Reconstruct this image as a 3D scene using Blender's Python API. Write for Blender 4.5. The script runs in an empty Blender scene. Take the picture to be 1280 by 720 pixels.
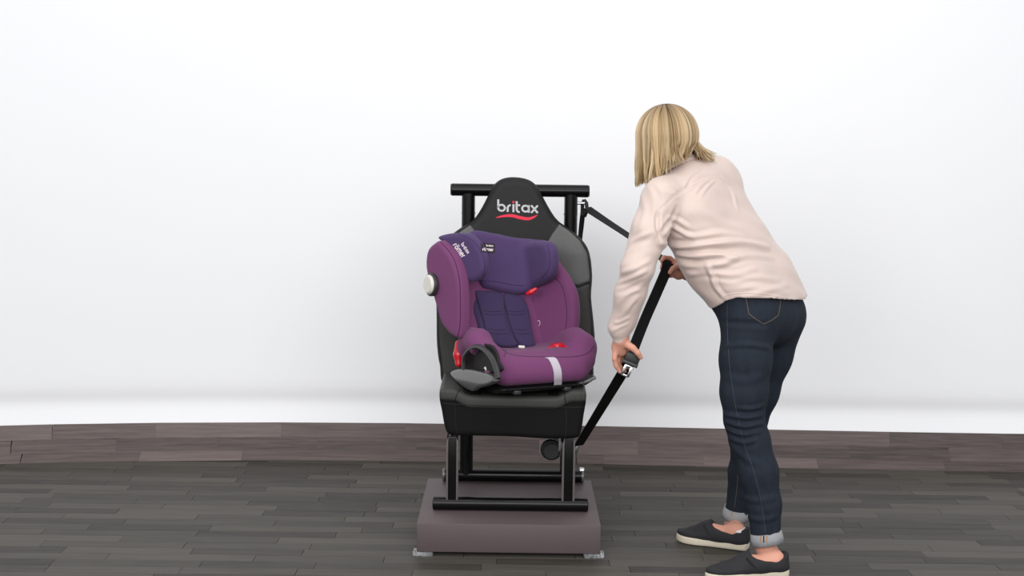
import bpy, math, random
import numpy as np
from mathutils import Vector, Matrix
from mathutils.bvhtree import BVHTree
random.seed(7); rng = np.random.default_rng(7)
SC = bpy.context.scene; COL = SC.collection
R = math.radians

# ------------------------------------------------------------------ camera
F = 1640.0
cam_data = bpy.data.cameras.new('camera'); cam = bpy.data.objects.new('camera', cam_data)
COL.objects.link(cam); SC.camera = cam
cam_data.sensor_width = 36; cam_data.lens = F/1280*36; cam_data.clip_end = 100
CM = Matrix.Translation((0, 0, 1.5)) @ Matrix.Rotation(R(90)-math.atan(190/F), 4, 'X') @ Matrix.Rotation(R(0.7), 4, 'Z')
cam.matrix_world = CM
# ------------------------------------------------------------------ world, lights, exposure
w = bpy.data.worlds.new('studio'); SC.world = w; w.use_nodes = True
w.node_tree.nodes['Background'].inputs[0].default_value = (0.97, 0.985, 1.0, 1)
w.node_tree.nodes['Background'].inputs[1].default_value = 0.68
def area(name, loc, target, size, size_y, power, col=(1, 1, 1)):
    l = bpy.data.lights.new(name, 'AREA'); l.shape = 'RECTANGLE'; l.size = size; l.size_y = size_y
    l.energy = power; l.color = col
    o = bpy.data.objects.new(name, l); COL.objects.link(o); o.location = loc
    o.rotation_euler = (Vector(target)-Vector(loc)).to_track_quat('-Z', 'Y').to_euler(); return o
area('ceiling_softbox', (0.2, 2.8, 4.2), (0.2, 4.2, 0), 4.5, 2.5, 62)
area('added_wall_fill', (0.0, -0.8, 2.7), (0.0, 6.3, 0.5), 8.0, 2.0, 262)  # unseen area lamp, added to brighten the wall evenly
area('front_softbox', (-2.4, -0.6, 2.9), (0.3, 4.8, 0.8), 2.5, 2.0, 8)
SC.view_settings.view_transform = 'Standard'; SC.view_settings.look = 'None'
SC.view_settings.exposure = 0.0; SC.view_settings.gamma = 1.0; SC.view_settings.use_curve_mapping = False

# ------------------------------------------------------------------ helpers
ORG = Vector((0, 0, 1.5)); CR = CM.to_3x3()
def ray(px, py):
    return (CR @ Vector(((px-640)/F, -(py-360)/F, -1))).normalized()
def P(px, py, Y):
    d = ray(px, py); return ORG + d*(Y/d.y)
def PF(px, py, z=0.0):
    d = ray(px, py); return ORG + d*((z-1.5)/d.z)
def on_plane(px, py, p0, n):
    d = ray(px, py); return ORG + d*((Vector(p0)-ORG).dot(n)/d.dot(n))
def lin(c):
    return tuple(((x/255)/12.92 if x/255 <= .04045 else ((x/255+.055)/1.055)**2.4) for x in c)
def mat(name, rgb, rough=.6, metal=0, noise=0, nscale=200, bump=0, bscale=600, var=None, spec=.5, coat=0, sheen=0, trans=0, stretch=None):
    m = bpy.data.materials.new(name); m.use_nodes = True; nt = m.node_tree; b = nt.nodes['Principled BSDF']
    c = lin(rgb)
    b.inputs['Base Color'].default_value = (*c, 1); b.inputs['Roughness'].default_value = rough
    b.inputs['Metallic'].default_value = metal; b.inputs['Specular IOR Level'].default_value = spec
    b.inputs['Coat Weight'].default_value = coat; b.inputs['Sheen Weight'].default_value = sheen
    b.inputs['Transmission Weight'].default_value = trans
    tc = nt.nodes.new('ShaderNodeTexCoord'); src = tc.outputs['Object']
    if stretch:
        mp = nt.nodes.new('ShaderNodeMapping'); mp.inputs['Scale'].default_value = stretch
        nt.links.new(src, mp.inputs['Vector']); src = mp.outputs['Vector']
    if noise:
        n = nt.nodes.new('ShaderNodeTexNoise'); n.inputs['Scale'].default_value = nscale; n.inputs['Detail'].default_value = 4
        nt.links.new(src, n.inputs['Vector'])
        mx = nt.nodes.new('ShaderNodeMix'); mx.data_type = 'RGBA'
        mx.inputs[6].default_value = (*[x*(1-noise) for x in c], 1); mx.inputs[7].default_value = (*[min(1, x*(1+noise)) for x in c], 1)
        nt.links.new(n.outputs[0], mx.inputs[0]); nt.links.new(mx.outputs[2], b.inputs['Base Color'])
    if bump:
        n2 = nt.nodes.new('ShaderNodeTexNoise'); n2.inputs['Scale'].default_value = bscale; n2.inputs['Detail'].default_value = 3
        nt.links.new(src, n2.inputs['Vector'])
        bp = nt.nodes.new('ShaderNodeBump'); bp.inputs['Strength'].default_value = bump; bp.inputs['Distance'].default_value = .002
        nt.links.new(n2.outputs[0], bp.inputs['Height']); nt.links.new(bp.outputs[0], b.inputs['Normal'])
    return m

def link(name, me, m=None, parent=None, smooth=True):
    if m: me.materials.append(m)
    if smooth and len(me.polygons): me.polygons.foreach_set('use_smooth', [True]*len(me.polygons))
    o = bpy.data.objects.new(name, me); COL.objects.link(o)
    if parent: o.parent = parent
    return o
def base_of(parent):
    p = Vector((0, 0, 0))
    while parent is not None: p += Vector(parent.location); parent = parent.parent
    return p
def mobj(name, V, Fc, m, parent=None, smooth=True, sharp=None):
    """V in world coordinates"""
    b = np.array(base_of(parent)); V = np.asarray(V, dtype=float)-b
    me = bpy.data.meshes.new(name); me.from_pydata(V.tolist(), [], [list(f) for f in Fc]); me.update()
    o = link(name, me, m, parent, smooth)
    if sharp: me.set_sharp_from_angle(angle=R(sharp))
    return o
def thing(name, label, cat, loc, group=None):
    o = bpy.data.objects.new(name, None); COL.objects.link(o); o.location = loc; o.empty_display_size = .05
    o['label'] = label; o['category'] = cat
    if group: o['group'] = group
    return o

# --- implicit surfaces ---------------------------------------------------
def smin(a, b, k):
    if k <= 0: return np.minimum(a, b)
    h = np.maximum(k-np.abs(a-b), 0)/k
    return np.minimum(a, b)-h*h*k*.25
class Vol:
    def __init__(s, lo, hi, h):
        s.lo = np.array(lo, float); s.h = h
        s.n = np.ceil((np.array(hi)-s.lo)/h).astype(int)+1
        s.ax = [(s.lo[i]+h*np.arange(s.n[i])).astype(np.float32) for i in range(3)]
        s.d = np.full(s.n, 9.0, np.float32)
    def reg(s, lo, hi):
        sl = []
        for i in range(3):
            a = int(max(0, math.floor((lo[i]-s.lo[i])/s.h))); b = int(min(s.n[i], math.ceil((hi[i]-s.lo[i])/s.h)+1))
            sl.append(slice(a, max(a, b)))
        X = s.ax[0][sl[0]][:, None, None]; Y = s.ax[1][sl[1]][None, :, None]; Z = s.ax[2][sl[2]][None, None, :]
        return tuple(sl), X, Y, Z
    def put(s, fn, lo, hi, k=0, op='add', pad=None):
        pad = (k+4*s.h) if pad is None else pad
        sl, X, Y, Z = s.reg(np.array(lo)-pad, np.array(hi)+pad)
        if s.d[sl].size == 0: return
        v = fn(X, Y, Z).astype(np.float32)
        if op == 'add': s.d[sl] = smin(s.d[sl], v, k)
        elif op == 'sub': s.d[sl] = -smin(-s.d[sl], v, k)
        elif op == 'and': s.d[sl] = -smin(-s.d[sl], -v, k)
    def cone(s, a, b, ra, rb, k=0, op='add', flat=None):
        a = np.array(a, float); b = np.array(b, float); r = max(ra, rb)
        ab = b-a; L2 = max(float(ab@ab), 1e-12)
        def fn(X, Y, Z):
            x, y, z = X-a[0], Y-a[1], Z-a[2]
            t = np.clip((x*ab[0]+y*ab[1]+z*ab[2])/L2, 0, 1)
            x = x-ab[0]*t; y = y-ab[1]*t; z = z-ab[2]*t
            rr = ra+(rb-ra)*t
            if flat is not None:
                n, sc = flat; dn = x*n[0]+y*n[1]+z*n[2]
                q = np.sqrt(np.maximum(x*x+y*y+z*z-dn*dn, 0)+(dn/sc)**2+1e-12)
                return (q-rr)*min(sc, 1)
            return np.sqrt(x*x+y*y+z*z)-rr
        e = r*(max(1, flat[1]) if flat else 1)
        s.put(fn, np.minimum(a, b)-e, np.maximum(a, b)+e, k, op)
    def chain(s, pts, rs, k=0, op='add', kj=None, flat=None):
        for i in range(len(pts)-1): s.cone(pts[i], pts[i+1], rs[i], rs[i+1], k, op, flat)
    def ell(s, c, r, rot=None, k=0, op='add'):
        c = np.array(c, float); r = np.array(r, float); M = np.eye(3) if rot is None else np.array(rot)  # rows = axes
        def fn(X, Y, Z):
            x, y, z = X-c[0], Y-c[1], Z-c[2]
            q = [(M[i][0]*x+M[i][1]*y+M[i][2]*z) for i in range(3)]
            k0 = np.sqrt(sum((q[i]/r[i])**2 for i in range(3))+1e-12); k1 = np.sqrt(sum((q[i]/r[i]**2)**2 for i in range(3))+1e-9)
            return k0*(k0-1)/k1
        s.put(fn, c-r.max(), c+r.max(), k, op)
    def plane(s, p, n, op='and', k=0):
        p = np.array(p, float); n = np.array(n, float); n = n/np.linalg.norm(n)
        s.put(lambda X, Y, Z: (X-p[0])*n[0]+(Y-p[1])*n[1]+(Z-p[2])*n[2], s.lo, s.lo+s.h*s.n, k, op)
    def prism(s, o, e1, e2, poly, h0, h1, rnd=.01, k=0, op='add', warp=None):
        """2-D outline poly (in e1,e2 about o) extruded from h0 to h1 along e1 x e2, edges rounded"""
        o = np.array(o, float); e1 = np.array(e1, float); e2 = np.array(e2, float); en = np.cross(e1, e2)
        poly = np.array(poly, float)
        cr = [o+e1*p[0]+e2*p[1]+en*h for p in poly for h in (h0, h1)]
        lo = np.min(cr, 0); hi = np.max(cr, 0)
        def fn(X, Y, Z):
            x, y, z = X-o[0], Y-o[1], Z-o[2]
            a = (x*e1[0]+y*e1[1]+z*e1[2]); b = (x*e2[0]+y*e2[1]+z*e2[2]); c = (x*en[0]+y*en[1]+z*en[2])
            a, b, c = np.broadcast_arrays(a, b, c)
            d2 = poly_sdf(a, b, poly)
            if warp is not None: c = c-warp(a, b, d2)
            dz = np.abs(c-(h0+h1)/2)-(h1-h0)/2
            ax = d2+rnd; bx = dz+rnd
            return np.minimum(np.maximum(ax, bx), 0)+np.sqrt(np.maximum(ax, 0)**2+np.maximum(bx, 0)**2)-rnd
        s.put(fn, lo, hi, k, op, pad=k+4*s.h+(.09 if warp is not None else 0))
    def mesh(s, smooth=1):
        d = s.d; h = s.h; ins = d < 0
        c = np.zeros(np.array(d.shape)-1, np.int8)
        for i in (0, 1):
            for j in (0, 1):
                for k in (0, 1):
                    c += ins[i:ins.shape[0]-1+i, j:ins.shape[1]-1+j, k:ins.shape[2]-1+k]
        act = (c > 0) & (c < 8); I = np.argwhere(act); idx = np.full(act.shape, -1, np.int64); idx[act] = np.arange(len(I))
        acc = np.zeros((len(I), 3)); cnt = np.zeros(len(I))
        for axis in range(3):
            oth = [a for a in range(3) if a != axis]
            for u in (0, 1):
                for v in (0, 1):
                    A = I.copy(); A[:, oth[0]] += u; A[:, oth[1]] += v; B = A.copy(); B[:, axis] += 1
                    da = d[A[:, 0], A[:, 1], A[:, 2]]; db = d[B[:, 0], B[:, 1], B[:, 2]]
                    m = (da < 0) != (db < 0); t = np.where(m, da/np.where(m, da-db, 1), 0)
                    t = np.clip(t, 0, 1)
                    p = (A-I).astype(float); p[:, axis] += t
                    acc[m] += p[m]; cnt[m] += 1
        V = s.lo+h*(I+acc/np.maximum(cnt, 1)[:, None])
        Q = []
        for axis in range(3):
            b, c2 = [(1, 2), (2, 0), (0, 1)][axis]
            sa = [slice(None)]*3; sb = [slice(None)]*3; sa[axis] = slice(0, -1); sb[axis] = slice(1, None)
            x0 = ins[tuple(sa)]; x1 = ins[tuple(sb)]; E = np.argwhere(x0 != x1)
            E = E[(E[:, b] > 0) & (E[:, c2] > 0) & (E[:, b] < act.shape[b]) & (E[:, c2] < act.shape[c2])]
            fl = x0[E[:, 0], E[:, 1], E[:, 2]]
            q = []
            for (u, v) in ((-1, -1), (0, -1), (0, 0), (-1, 0)):
                A = E.copy(); A[:, b] += u; A[:, c2] += v; q.append(idx[A[:, 0], A[:, 1], A[:, 2]])
            q = np.stack(q, 1); q[~fl] = q[~fl][:, ::-1]; Q.append(q)
        Q = np.concatenate(Q); Q = Q[(Q >= 0).all(1)]
        for _ in range(smooth): V = lap(V, Q, .5)
        return V, Q
def lap(V, Q, w=.5):
    S = np.zeros_like(V); C = np.zeros(len(V))
    for a, b in ((0, 1), (1, 2), (2, 3), (3, 0)):
        for i, j in ((a, b), (b, a)):
            for ax in range(3): S[:, ax] += np.bincount(Q[:, i], V[Q[:, j], ax], len(V))
            C += np.bincount(Q[:, i], minlength=len(V))
    return V*(1-w)+w*S/np.maximum(C, 1)[:, None]
def normals(V, Q):
    n = np.cross(V[Q[:, 2]]-V[Q[:, 0]], V[Q[:, 3]]-V[Q[:, 1]]); N = np.zeros_like(V)
    for j in range(4):
        for ax in range(3): N[:, ax] += np.bincount(Q[:, j], n[:, ax], len(V))
    return N/np.maximum(np.linalg.norm(N, axis=1), 1e-9)[:, None]
def poly_sdf(a, b, poly):
    d = np.full(a.shape, 1e9, np.float32); ins = np.zeros(a.shape, bool); n = len(poly)
    for i in range(n):
        p = poly[i]; q = poly[(i+1) % n]; e = q-p; L = max(e@e, 1e-12)
        wx = a-p[0]; wy = b-p[1]; t = np.clip((wx*e[0]+wy*e[1])/L, 0, 1)
        dd = (wx-e[0]*t)**2+(wy-e[1]*t)**2; d = np.minimum(d, dd)
        if p[1] != q[1]:
            ins ^= ((p[1] > b) != (q[1] > b)) & (a < (q[0]-p[0])*(b-p[1])/(q[1]-p[1])+p[0])
    return np.where(ins, -1, 1)*np.sqrt(d)
def spline(pts, closed=True, n=4):
    pts = np.array(pts, float); N = len(pts); out = []
    rngi = range(N) if closed else range(N-1)
    for i in rngi:
        g = (lambda j: pts[j % N]) if closed else (lambda j: pts[min(max(j, 0), N-1)])
        p0, p1, p2, p3 = g(i-1), g(i), g(i+1), g(i+2)
        for k in range(n):
            t = k/n; out.append(.5*((2*p1)+(-p0+p2)*t+(2*p0-5*p1+4*p2-p3)*t*t+(-p0+3*p1-3*p2+p3)*t**3))
    if not closed: out.append(pts[-1])
    return np.array(out)
def vobj(name, vol, m, parent, smooth=1):
    V, Q = vol.mesh(smooth); o = mobj(name, V, Q, m, parent); return o, V, Q
def bvh(V, Q): return BVHTree.FromPolygons([tuple(v) for v in V.tolist()], [tuple(q) for q in Q.tolist()])
def merge_bvh(*vq):
    Vs, Qs, n = [], [], 0
    for V, Q in vq: Vs.append(V); Qs.append(Q+n); n += len(V)
    return bvh(np.concatenate(Vs), np.concatenate(Qs))
def cast(tree, px, py):
    h = tree.ray_cast(ORG, ray(px, py)); return (h[0], h[1]) if h[0] is not None else None
# --- simple solids -------------------------------------------------------
class MB:
    def __init__(s): s.V = []; s.F = []
    def tube(s, pts, r, n=12, caps=True, flat=None):
        pts = [Vector(p) for p in pts]; rs = r if hasattr(r, '__len__') else [r]*len(pts); b = len(s.V)
        t0 = (pts[1]-pts[0]).normalized(); up = Vector((0, 0, 1)) if abs(t0.z) < .9 else Vector((0, 1, 0)); x = t0.cross(up).normalized()
        for i, p in enumerate(pts):
            t = ((pts[min(i+1, len(pts)-1)]-pts[max(i-1, 0)])).normalized(); x = (x-t*x.dot(t)).normalized(); y = t.cross(x)
            for k in range(n):
                a = 2*math.pi*k/n; s.V.append(p+(x*math.cos(a)+y*math.sin(a)*(flat or 1))*rs[i])
        for i in range(len(pts)-1):
            for k in range(n):
                k2 = (k+1) % n; s.F.append((b+i*n+k, b+i*n+k2, b+(i+1)*n+k2, b+(i+1)*n+k))
        if caps: s.F.append(tuple(b+k for k in range(n))[::-1]); s.F.append(tuple(b+(len(pts)-1)*n+k for k in range(n)))
        return s
    def rod(s, a, b, r, n=20, bev=.003):
        a = Vector(a); b = Vector(b); t = (b-a).normalized()
        return s.tube([a, a+t*1e-5, a+t*bev, b-t*bev, b-t*1e-5, b], [r-bev, r-bev, r, r, r-bev, r-bev], n)
    def box(s, c, h, M=None, bev=0):
        M = M or Matrix.Identity(3); c = Vector(c); b = len(s.V)
        if not bev:
            for x in (-1, 1):
                for y in (-1, 1):
                    for z in (-1, 1): s.V.append(c+M@Vector((x*h[0], y*h[1], z*h[2])))
            for f in ((0, 1, 3, 2), (4, 6, 7, 5), (0, 4, 5, 1), (2, 3, 7, 6), (0, 2, 6, 4), (1, 5, 7, 3)): s.F.append(tuple(b+i for i in f))
        else:
            import bmesh
            bm = bmesh.new(); bmesh.ops.create_cube(bm, size=1)
            for v in bm.verts: v.co = Vector((v.co.x*2*h[0], v.co.y*2*h[1], v.co.z*2*h[2]))
            bmesh.ops.bevel(bm, geom=bm.edges[:], offset=bev, segments=2, affect='EDGES', profile=.5)
            for v in bm.verts: s.V.append(c+M@v.co)
            for f in bm.faces: s.F.append(tuple(b+v.index for v in f.verts))
            bm.free()
        return s
    def ribbon(s, pts, wid, nrm, th=.0016):
        """flat strap: pts, half-width vectors, thickness along nrm"""
        b = len(s.V); n = len(pts)
        for p, w_, q in zip(pts, wid, nrm):
            for a, c in ((-1, -1), (1, -1), (1, 1), (-1, 1)): s.V.append(Vector(p)+Vector(w_)*a+Vector(q).normalized()*(c*th))
        for i in range(n-1):
            for k in range(4): k2 = (k+1) % 4; s.F.append((b+4*i+k, b+4*i+k2, b+4*i+4+k2, b+4*i+4+k))
        s.F.append((b, b+3, b+2, b+1)); s.F.append(tuple(b+4*(n-1)+k for k in range(4)))
        return s
    def build(s, name, m, parent=None, smooth=True, sharp=40):
        return mobj(name, [tuple(v) for v in s.V], s.F, m, parent, smooth, sharp)
def seam(name, tree, pts, m, parent, r=.0012, closed=False, n=5, off=0.0, dash=0):
    sp = spline(pts, closed, n); out = []
    if closed: sp = np.vstack([sp, sp[:1]])
    runs = [[]]
    for q in sp:
        h = cast(tree, q[0], q[1])
        if h is None: runs.append([]); continue
        p = h[0]+h[1]*off
        if runs[-1] and (p-runs[-1][-1]).length > .05: runs.append([])
        runs[-1].append(p)
    mb = MB(); rn = max(runs, key=len)
    if len(rn) > 2: mb.tube(rn, r, 6)
    return mb.build(name, m, parent) if mb.V else None
def strokes_mesh(name, tree, strokes, o, ex, ey, sw, m, parent, off=.0008):
    """strokes in glyph units mapped to pixels by o + x*ex + y*ey, laid on the surface"""
    V, Fc = [], []
    for st in strokes:
        st = np.array(st, float)
        seg = [st[0]]
        for i in range(len(st)-1):
            L = np.linalg.norm(st[i+1]-st[i]); k = max(1, int(L/.12))
            seg += [st[i]+(st[i+1]-st[i])*(j+1)/k for j in range(k)]
        seg = np.array(seg); T = np.gradient(seg, axis=0); T /= np.maximum(np.linalg.norm(T, axis=1), 1e-9)[:, None]
        Nn = np.stack([-T[:, 1], T[:, 0]], 1); b = len(V); last = None
        for q, nn in zip(seg, Nn):
            for sg in (-1, 1):
                g = q+nn*sg*sw/2; x = o[0]+g[0]*ex[0]+g[1]*ey[0]; y = o[1]+g[0]*ex[1]+g[1]*ey[1]
                h = cast(tree, x, y); p = h[0]+h[1]*off if h else last
                if p is None: p = Vector((0, 5, 1))
                last = p; V.append(tuple(p))
        for i in range(len(seg)-1): Fc.append((b+2*i, b+2*i+1, b+2*i+3, b+2*i+2))
    return mobj(name, V, Fc, m, parent, False)
def arc(cx, cy, r, a0, a1, n=18): return [(cx+r*math.cos(R(a0+(a1-a0)*i/n)), cy+r*math.sin(R(a0+(a1-a0)*i/n))) for i in range(n+1)]
GL = {  # glyph strokes, x-height 1, and advance
 'b': ([[(.12, 1.55), (.12, .5)], arc(.5, .5, .38, 180, 540, 26)], 1.08),
 'r': ([[(.12, 0), (.12, .5)]+arc(.5, .5, .38, 180, 95, 8)], .66),
 'i': ([[(.12, 0), (.12, 1.0)]], .34),
 't': ([[(.15, 1.4), (.15, .4)]+arc(.47, .36, .32, 180, 275, 8), [(.0, .9), (.55, .9)]], .66),
 'a': ([arc(.5, .5, .38, 0, 360, 26), [(.88, 0), (.88, .95)]], 1.1),
 'x': ([[(.05, 0), (.8, .95)], [(.05, .95), (.8, 0)]], .95),
 'o': ([arc(.5, .5, .38, 0, 360, 26)], 1.08),
 'ö': ([arc(.5, .5, .38, 0, 360, 26), [(.28, 1.12), (.28, 1.3)], [(.72, 1.12), (.72, 1.3)]], 1.08),
 'm': ([[(.12, 0), (.12, .95)], [(.12, .55)]+arc(.4, .62, .28, 180, 0, 8)+[(.68, 0)], [(.68, .55)]+arc(.96, .62, .28, 180, 0, 8)+[(1.24, 0)]], 1.42),
 'e': ([[(.12, .5), (.88, .5)]+arc(.5, .5, .38, 0, 310, 22)], 1.06)}
def word(t, skip=()):
    x = 0; out = []
    for ch in t:
        g, adv = GL[ch]
        for s_ in g: out.append([(x+p[0], p[1]) for p in s_])
        x += adv
    return out, x

# ------------------------------------------------------------------ materials
def wood(name, dark, light):
    m = bpy.data.materials.new(name); m.use_nodes = True; nt = m.node_tree; N = nt.nodes; L = nt.links; b = N['Principled BSDF']
    tc = N.new('ShaderNodeTexCoord'); oi = N.new('ShaderNodeObjectInfo')
    ad = N.new('ShaderNodeVectorMath'); ad.operation = 'MULTIPLY_ADD'
    L.new(oi.outputs['Location'], ad.inputs[0]); ad.inputs[1].default_value = (3.7, 5.1, 2.3); L.new(tc.outputs['Object'], ad.inputs[2])
    mp = N.new('ShaderNodeMapping'); mp.inputs['Scale'].default_value = (3.0, 55, 30); L.new(ad.outputs[0], mp.inputs['Vector'])
    n = N.new('ShaderNodeTexNoise'); n.inputs['Scale'].default_value = 1.6; n.inputs['Detail'].default_value = 6; n.inputs['Roughness'].default_value = .6
    L.new(mp.outputs[0], n.inputs['Vector'])
    cr = N.new('ShaderNodeMapRange'); cr.inputs['From Min'].default_value = .3; cr.inputs['From Max'].default_value = .7
    L.new(n.outputs[0], cr.inputs['Value'])
    mul = N.new('ShaderNodeMath'); mul.operation = 'MULTIPLY'; L.new(cr.outputs[0], mul.inputs[0]); mul.inputs[1].default_value = .42
    ma = N.new('ShaderNodeMath'); ma.operation = 'MULTIPLY_ADD'; L.new(oi.outputs['Random'], ma.inputs[0]); ma.inputs[1].default_value = .58; L.new(mul.outputs[0], ma.inputs[2])
    mx = N.new('ShaderNodeMix'); mx.data_type = 'RGBA'; mx.inputs[6].default_value = (*lin(dark), 1); mx.inputs[7].default_value = (*lin(light), 1)
    L.new(ma.outputs[0], mx.inputs[0]); L.new(mx.outputs[2], b.inputs['Base Color']); b.inputs['Roughness'].default_value = .5
    b.inputs['Specular IOR Level'].default_value = .22
    bp = N.new('ShaderNodeBump'); bp.inputs['Strength'].default_value = .12; bp.inputs['Distance'].default_value = .001
    L.new(n.outputs[0], bp.inputs['Height']); L.new(bp.outputs[0], b.inputs['Normal'])
    return m
M = dict(
 wall=mat('white_studio_paint', (245, 245, 247), .95, noise=.008, nscale=3, spec=.1),
 sub=mat('dark_underlay', (38, 36, 35), .9),
 plank=wood('grey_oak_plank', (38, 36, 33), (88, 84, 77)),
 sweepw=wood('grey_oak_plank_painted_light', (58, 51, 50), (120, 107, 104)),  # sweep boards: same oak, with the pinker, brighter light painted into its colour
 platform=mat('brown_laminate', (88, 76, 78), .5, noise=.05, nscale=20, bump=.1, bscale=900, spec=.35),
 film=mat('clear_film', (235, 238, 240), .12, trans=.85, bump=.6, bscale=60),
 steel=mat('black_gloss_steel', (10, 9, 9), .24, noise=.2, nscale=40, spec=.25),
 steeledge=mat('grey_steel_edge', (112, 105, 105), .35, metal=.4, noise=.2),  # lighter grey for leg flanges and rear tube end caps
 chrome=mat('chrome', (205, 205, 208), .15, metal=1, noise=.05),
 leather=mat('black_leather', (23, 22, 22), .55, noise=.12, nscale=60, bump=.35, bscale=700, spec=.3),
 leather_dk=mat('black_fabric_front', (15, 14, 14), .8, noise=.1, nscale=300, bump=.3, bscale=900, spec=.2),
 leather_gr=mat('charcoal_leather', (92, 92, 91), .5, noise=.06, nscale=60, bump=.3, bscale=700, spec=.35),
 leather_mid=mat('dark_charcoal_leather', (58, 58, 56), .55, noise=.06, nscale=60, bump=.3, bscale=700, spec=.3),
 magenta=mat('magenta_purple_fabric', (114, 63, 104), .85, noise=.05, nscale=500, bump=.25, bscale=1200, spec=.2, sheen=.08),
 indigo=mat('indigo_purple_fabric', (76, 58, 98), .85, noise=.05, nscale=500, bump=.25, bscale=1200, spec=.2, sheen=.08),
 indigo2=mat('dark_indigo_fabric', (61, 49, 82), .85, noise=.06, nscale=500, bump=.25, bscale=1200, spec=.2, sheen=.08),
 seam=mat('dark_purple_seam', (62, 30, 62), .8), seam2=mat('dark_indigo_seam', (38, 28, 58), .8), seamk=mat('black_seam', (10, 10, 10), .7),
 red=mat('red_plastic', (196, 16, 34), .3, noise=.05, coat=.3),
 plastic=mat('dark_grey_plastic', (46, 46, 48), .4, noise=.05, bump=.1), plasticg=mat('grey_gloss_plastic', (74, 73, 74), .28, noise=.05, coat=.4),
 plasticb=mat('black_plastic', (17, 17, 18), .45, noise=.05), white=mat('white_plastic', (216, 212, 204), .35, noise=.03),
 strap=mat('silver_grey_webbing', (196, 188, 198), .5, noise=.12, nscale=300, bump=.5, bscale=900, sheen=.2),
 webbing=mat('black_webbing', (11, 10, 10), .7, spec=.2, noise=.15, nscale=300, bump=.5, bscale=1200),
 logo=mat('silver_print', (188, 186, 188), .6, noise=.02), logored=mat('red_print', (222, 28, 62), .6, noise=.02),
 tag=mat('black_tag', (34, 24, 34), .7, noise=.05), tagtxt=mat('pale_print', (228, 214, 220), .7, noise=.02),
 skin=mat('skin', (208, 150, 128), .55, noise=.10, nscale=25, bump=.1, bscale=500, spec=.35),
 blouse=mat('pale_pink_silk', (207, 187, 178), .5, noise=.02, nscale=40, bump=.12, bscale=90, spec=.4, sheen=.25),
 denim=mat('dark_blue_denim', (35, 41, 51), .85, noise=.28, nscale=60, bump=.6, bscale=900, spec=.2, stretch=(1, 1, .3)),
 denimin=mat('pale_denim_reverse', (148, 149, 152), .9, noise=.15, nscale=300, bump=.5, bscale=700),
 stitch=mat('tan_stitching', (104, 90, 76), .8), stitch2=mat('orange_tan_stitching', (176, 128, 84), .8), dseam=mat('denim_seam_line', (54, 58, 68), .8),
 shoe=mat('black_canvas', (34, 34, 38), .8, noise=.15, nscale=300, bump=.5, bscale=900), shoegore=mat('black_elastic', (12, 12, 13), .8),
 sole=mat('cream_rubber', (206, 196, 176), .7, noise=.05, nscale=30), sock=mat('white_sock', (225, 222, 220), .9, noise=.03),
 eye=mat('eye_white', (225, 225, 225), .2), iris=mat('iris_blue', (60, 80, 100), .2), brow=mat('brow_hair', (120, 95, 65), .8))

# ------------------------------------------------------------------ setting: floor, floor sweep, wall
def ycurve(x):       # the backdrop bows slightly: distance of the foot of the sweep
    c_ = np.polyfit([-2.35, -1.8, -1.3, -.6, 0, 1.0, 1.8, 2.5], [-.15, -.085, -.025, .004, .0, -.035, -.055, -.062], 3)
    xx = np.clip(x, -2.7, 2.7); d_ = np.polyval(np.polyder(c_), xx)
    return 5.935+np.polyval(c_, xx)+(x-xx)*d_
rows = 25; RW = .07; Y_LAST = 5.95
sub = MB(); sub.box((0, 3.2, -.03), (7, 3.6, .02)); floor = sub.build('floor', M['sub'], None, False); floor['kind'] = 'structure'
floor['label'] = 'grey wooden strip floor curving up to the wall'
plank_me = {}
def plank_mesh(L, m, ex=0):
    key = (L, m.name)
    if key not in plank_me:
        b = MB().box((0, 0, 0), (L/2-.0006+ex, RW/2-.0005+ex/3, .006), bev=.0008)
        me = bpy.data.meshes.new('plank'); me.from_pydata([tuple(v) for v in b.V], [], b.F); me.materials.append(m); me.update(); plank_me[key] = me
    return plank_me[key]
far = MB(); LENS = [.40, .46, .52, .58]
nplk = 0
for r_ in range(-16, rows+3):
    y = Y_LAST-RW*(rows-r_-.5); x = -4.4-random.random()*.5
    while x < 4.4:
        L = random.choice(LENS); cx = x+L/2; x += L
        vis = r_ >= 0 and r_ < rows and abs(cx) < (y*.39+.28)
        if vis:
            o = bpy.data.objects.new('plank', plank_mesh(L, M['plank'])); COL.objects.link(o); o.parent = floor
            o.location = (cx, y, -.006+random.uniform(-.0004, .0004)); nplk += 1
        elif r_ < rows: far.box((cx, y, -.006), (L/2-.0006, RW/2-.0005, .006))
fo = far.build('plank_field', M['plank'], floor, False); fo['kind'] = 'stuff'
ang = [27, 52, 74]; py_, pz_ = 0.0, 0.0; prof = []
for a in ang:
    dy, dz = RW*math.cos(R(a)), RW*math.sin(R(a)); prof.append((py_+dy/2, pz_+dz/2, a)); py_ += dy; pz_ += dz
SW_Y, SW_Z = py_, pz_
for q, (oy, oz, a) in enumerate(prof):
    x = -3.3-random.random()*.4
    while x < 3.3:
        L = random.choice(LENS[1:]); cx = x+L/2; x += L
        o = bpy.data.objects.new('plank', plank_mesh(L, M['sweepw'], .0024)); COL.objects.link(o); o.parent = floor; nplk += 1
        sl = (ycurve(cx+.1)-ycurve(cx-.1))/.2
        o.location = (cx, ycurve(cx)+oy, oz-.004); o.rotation_euler = (R(a), 0, math.atan(sl))
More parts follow.
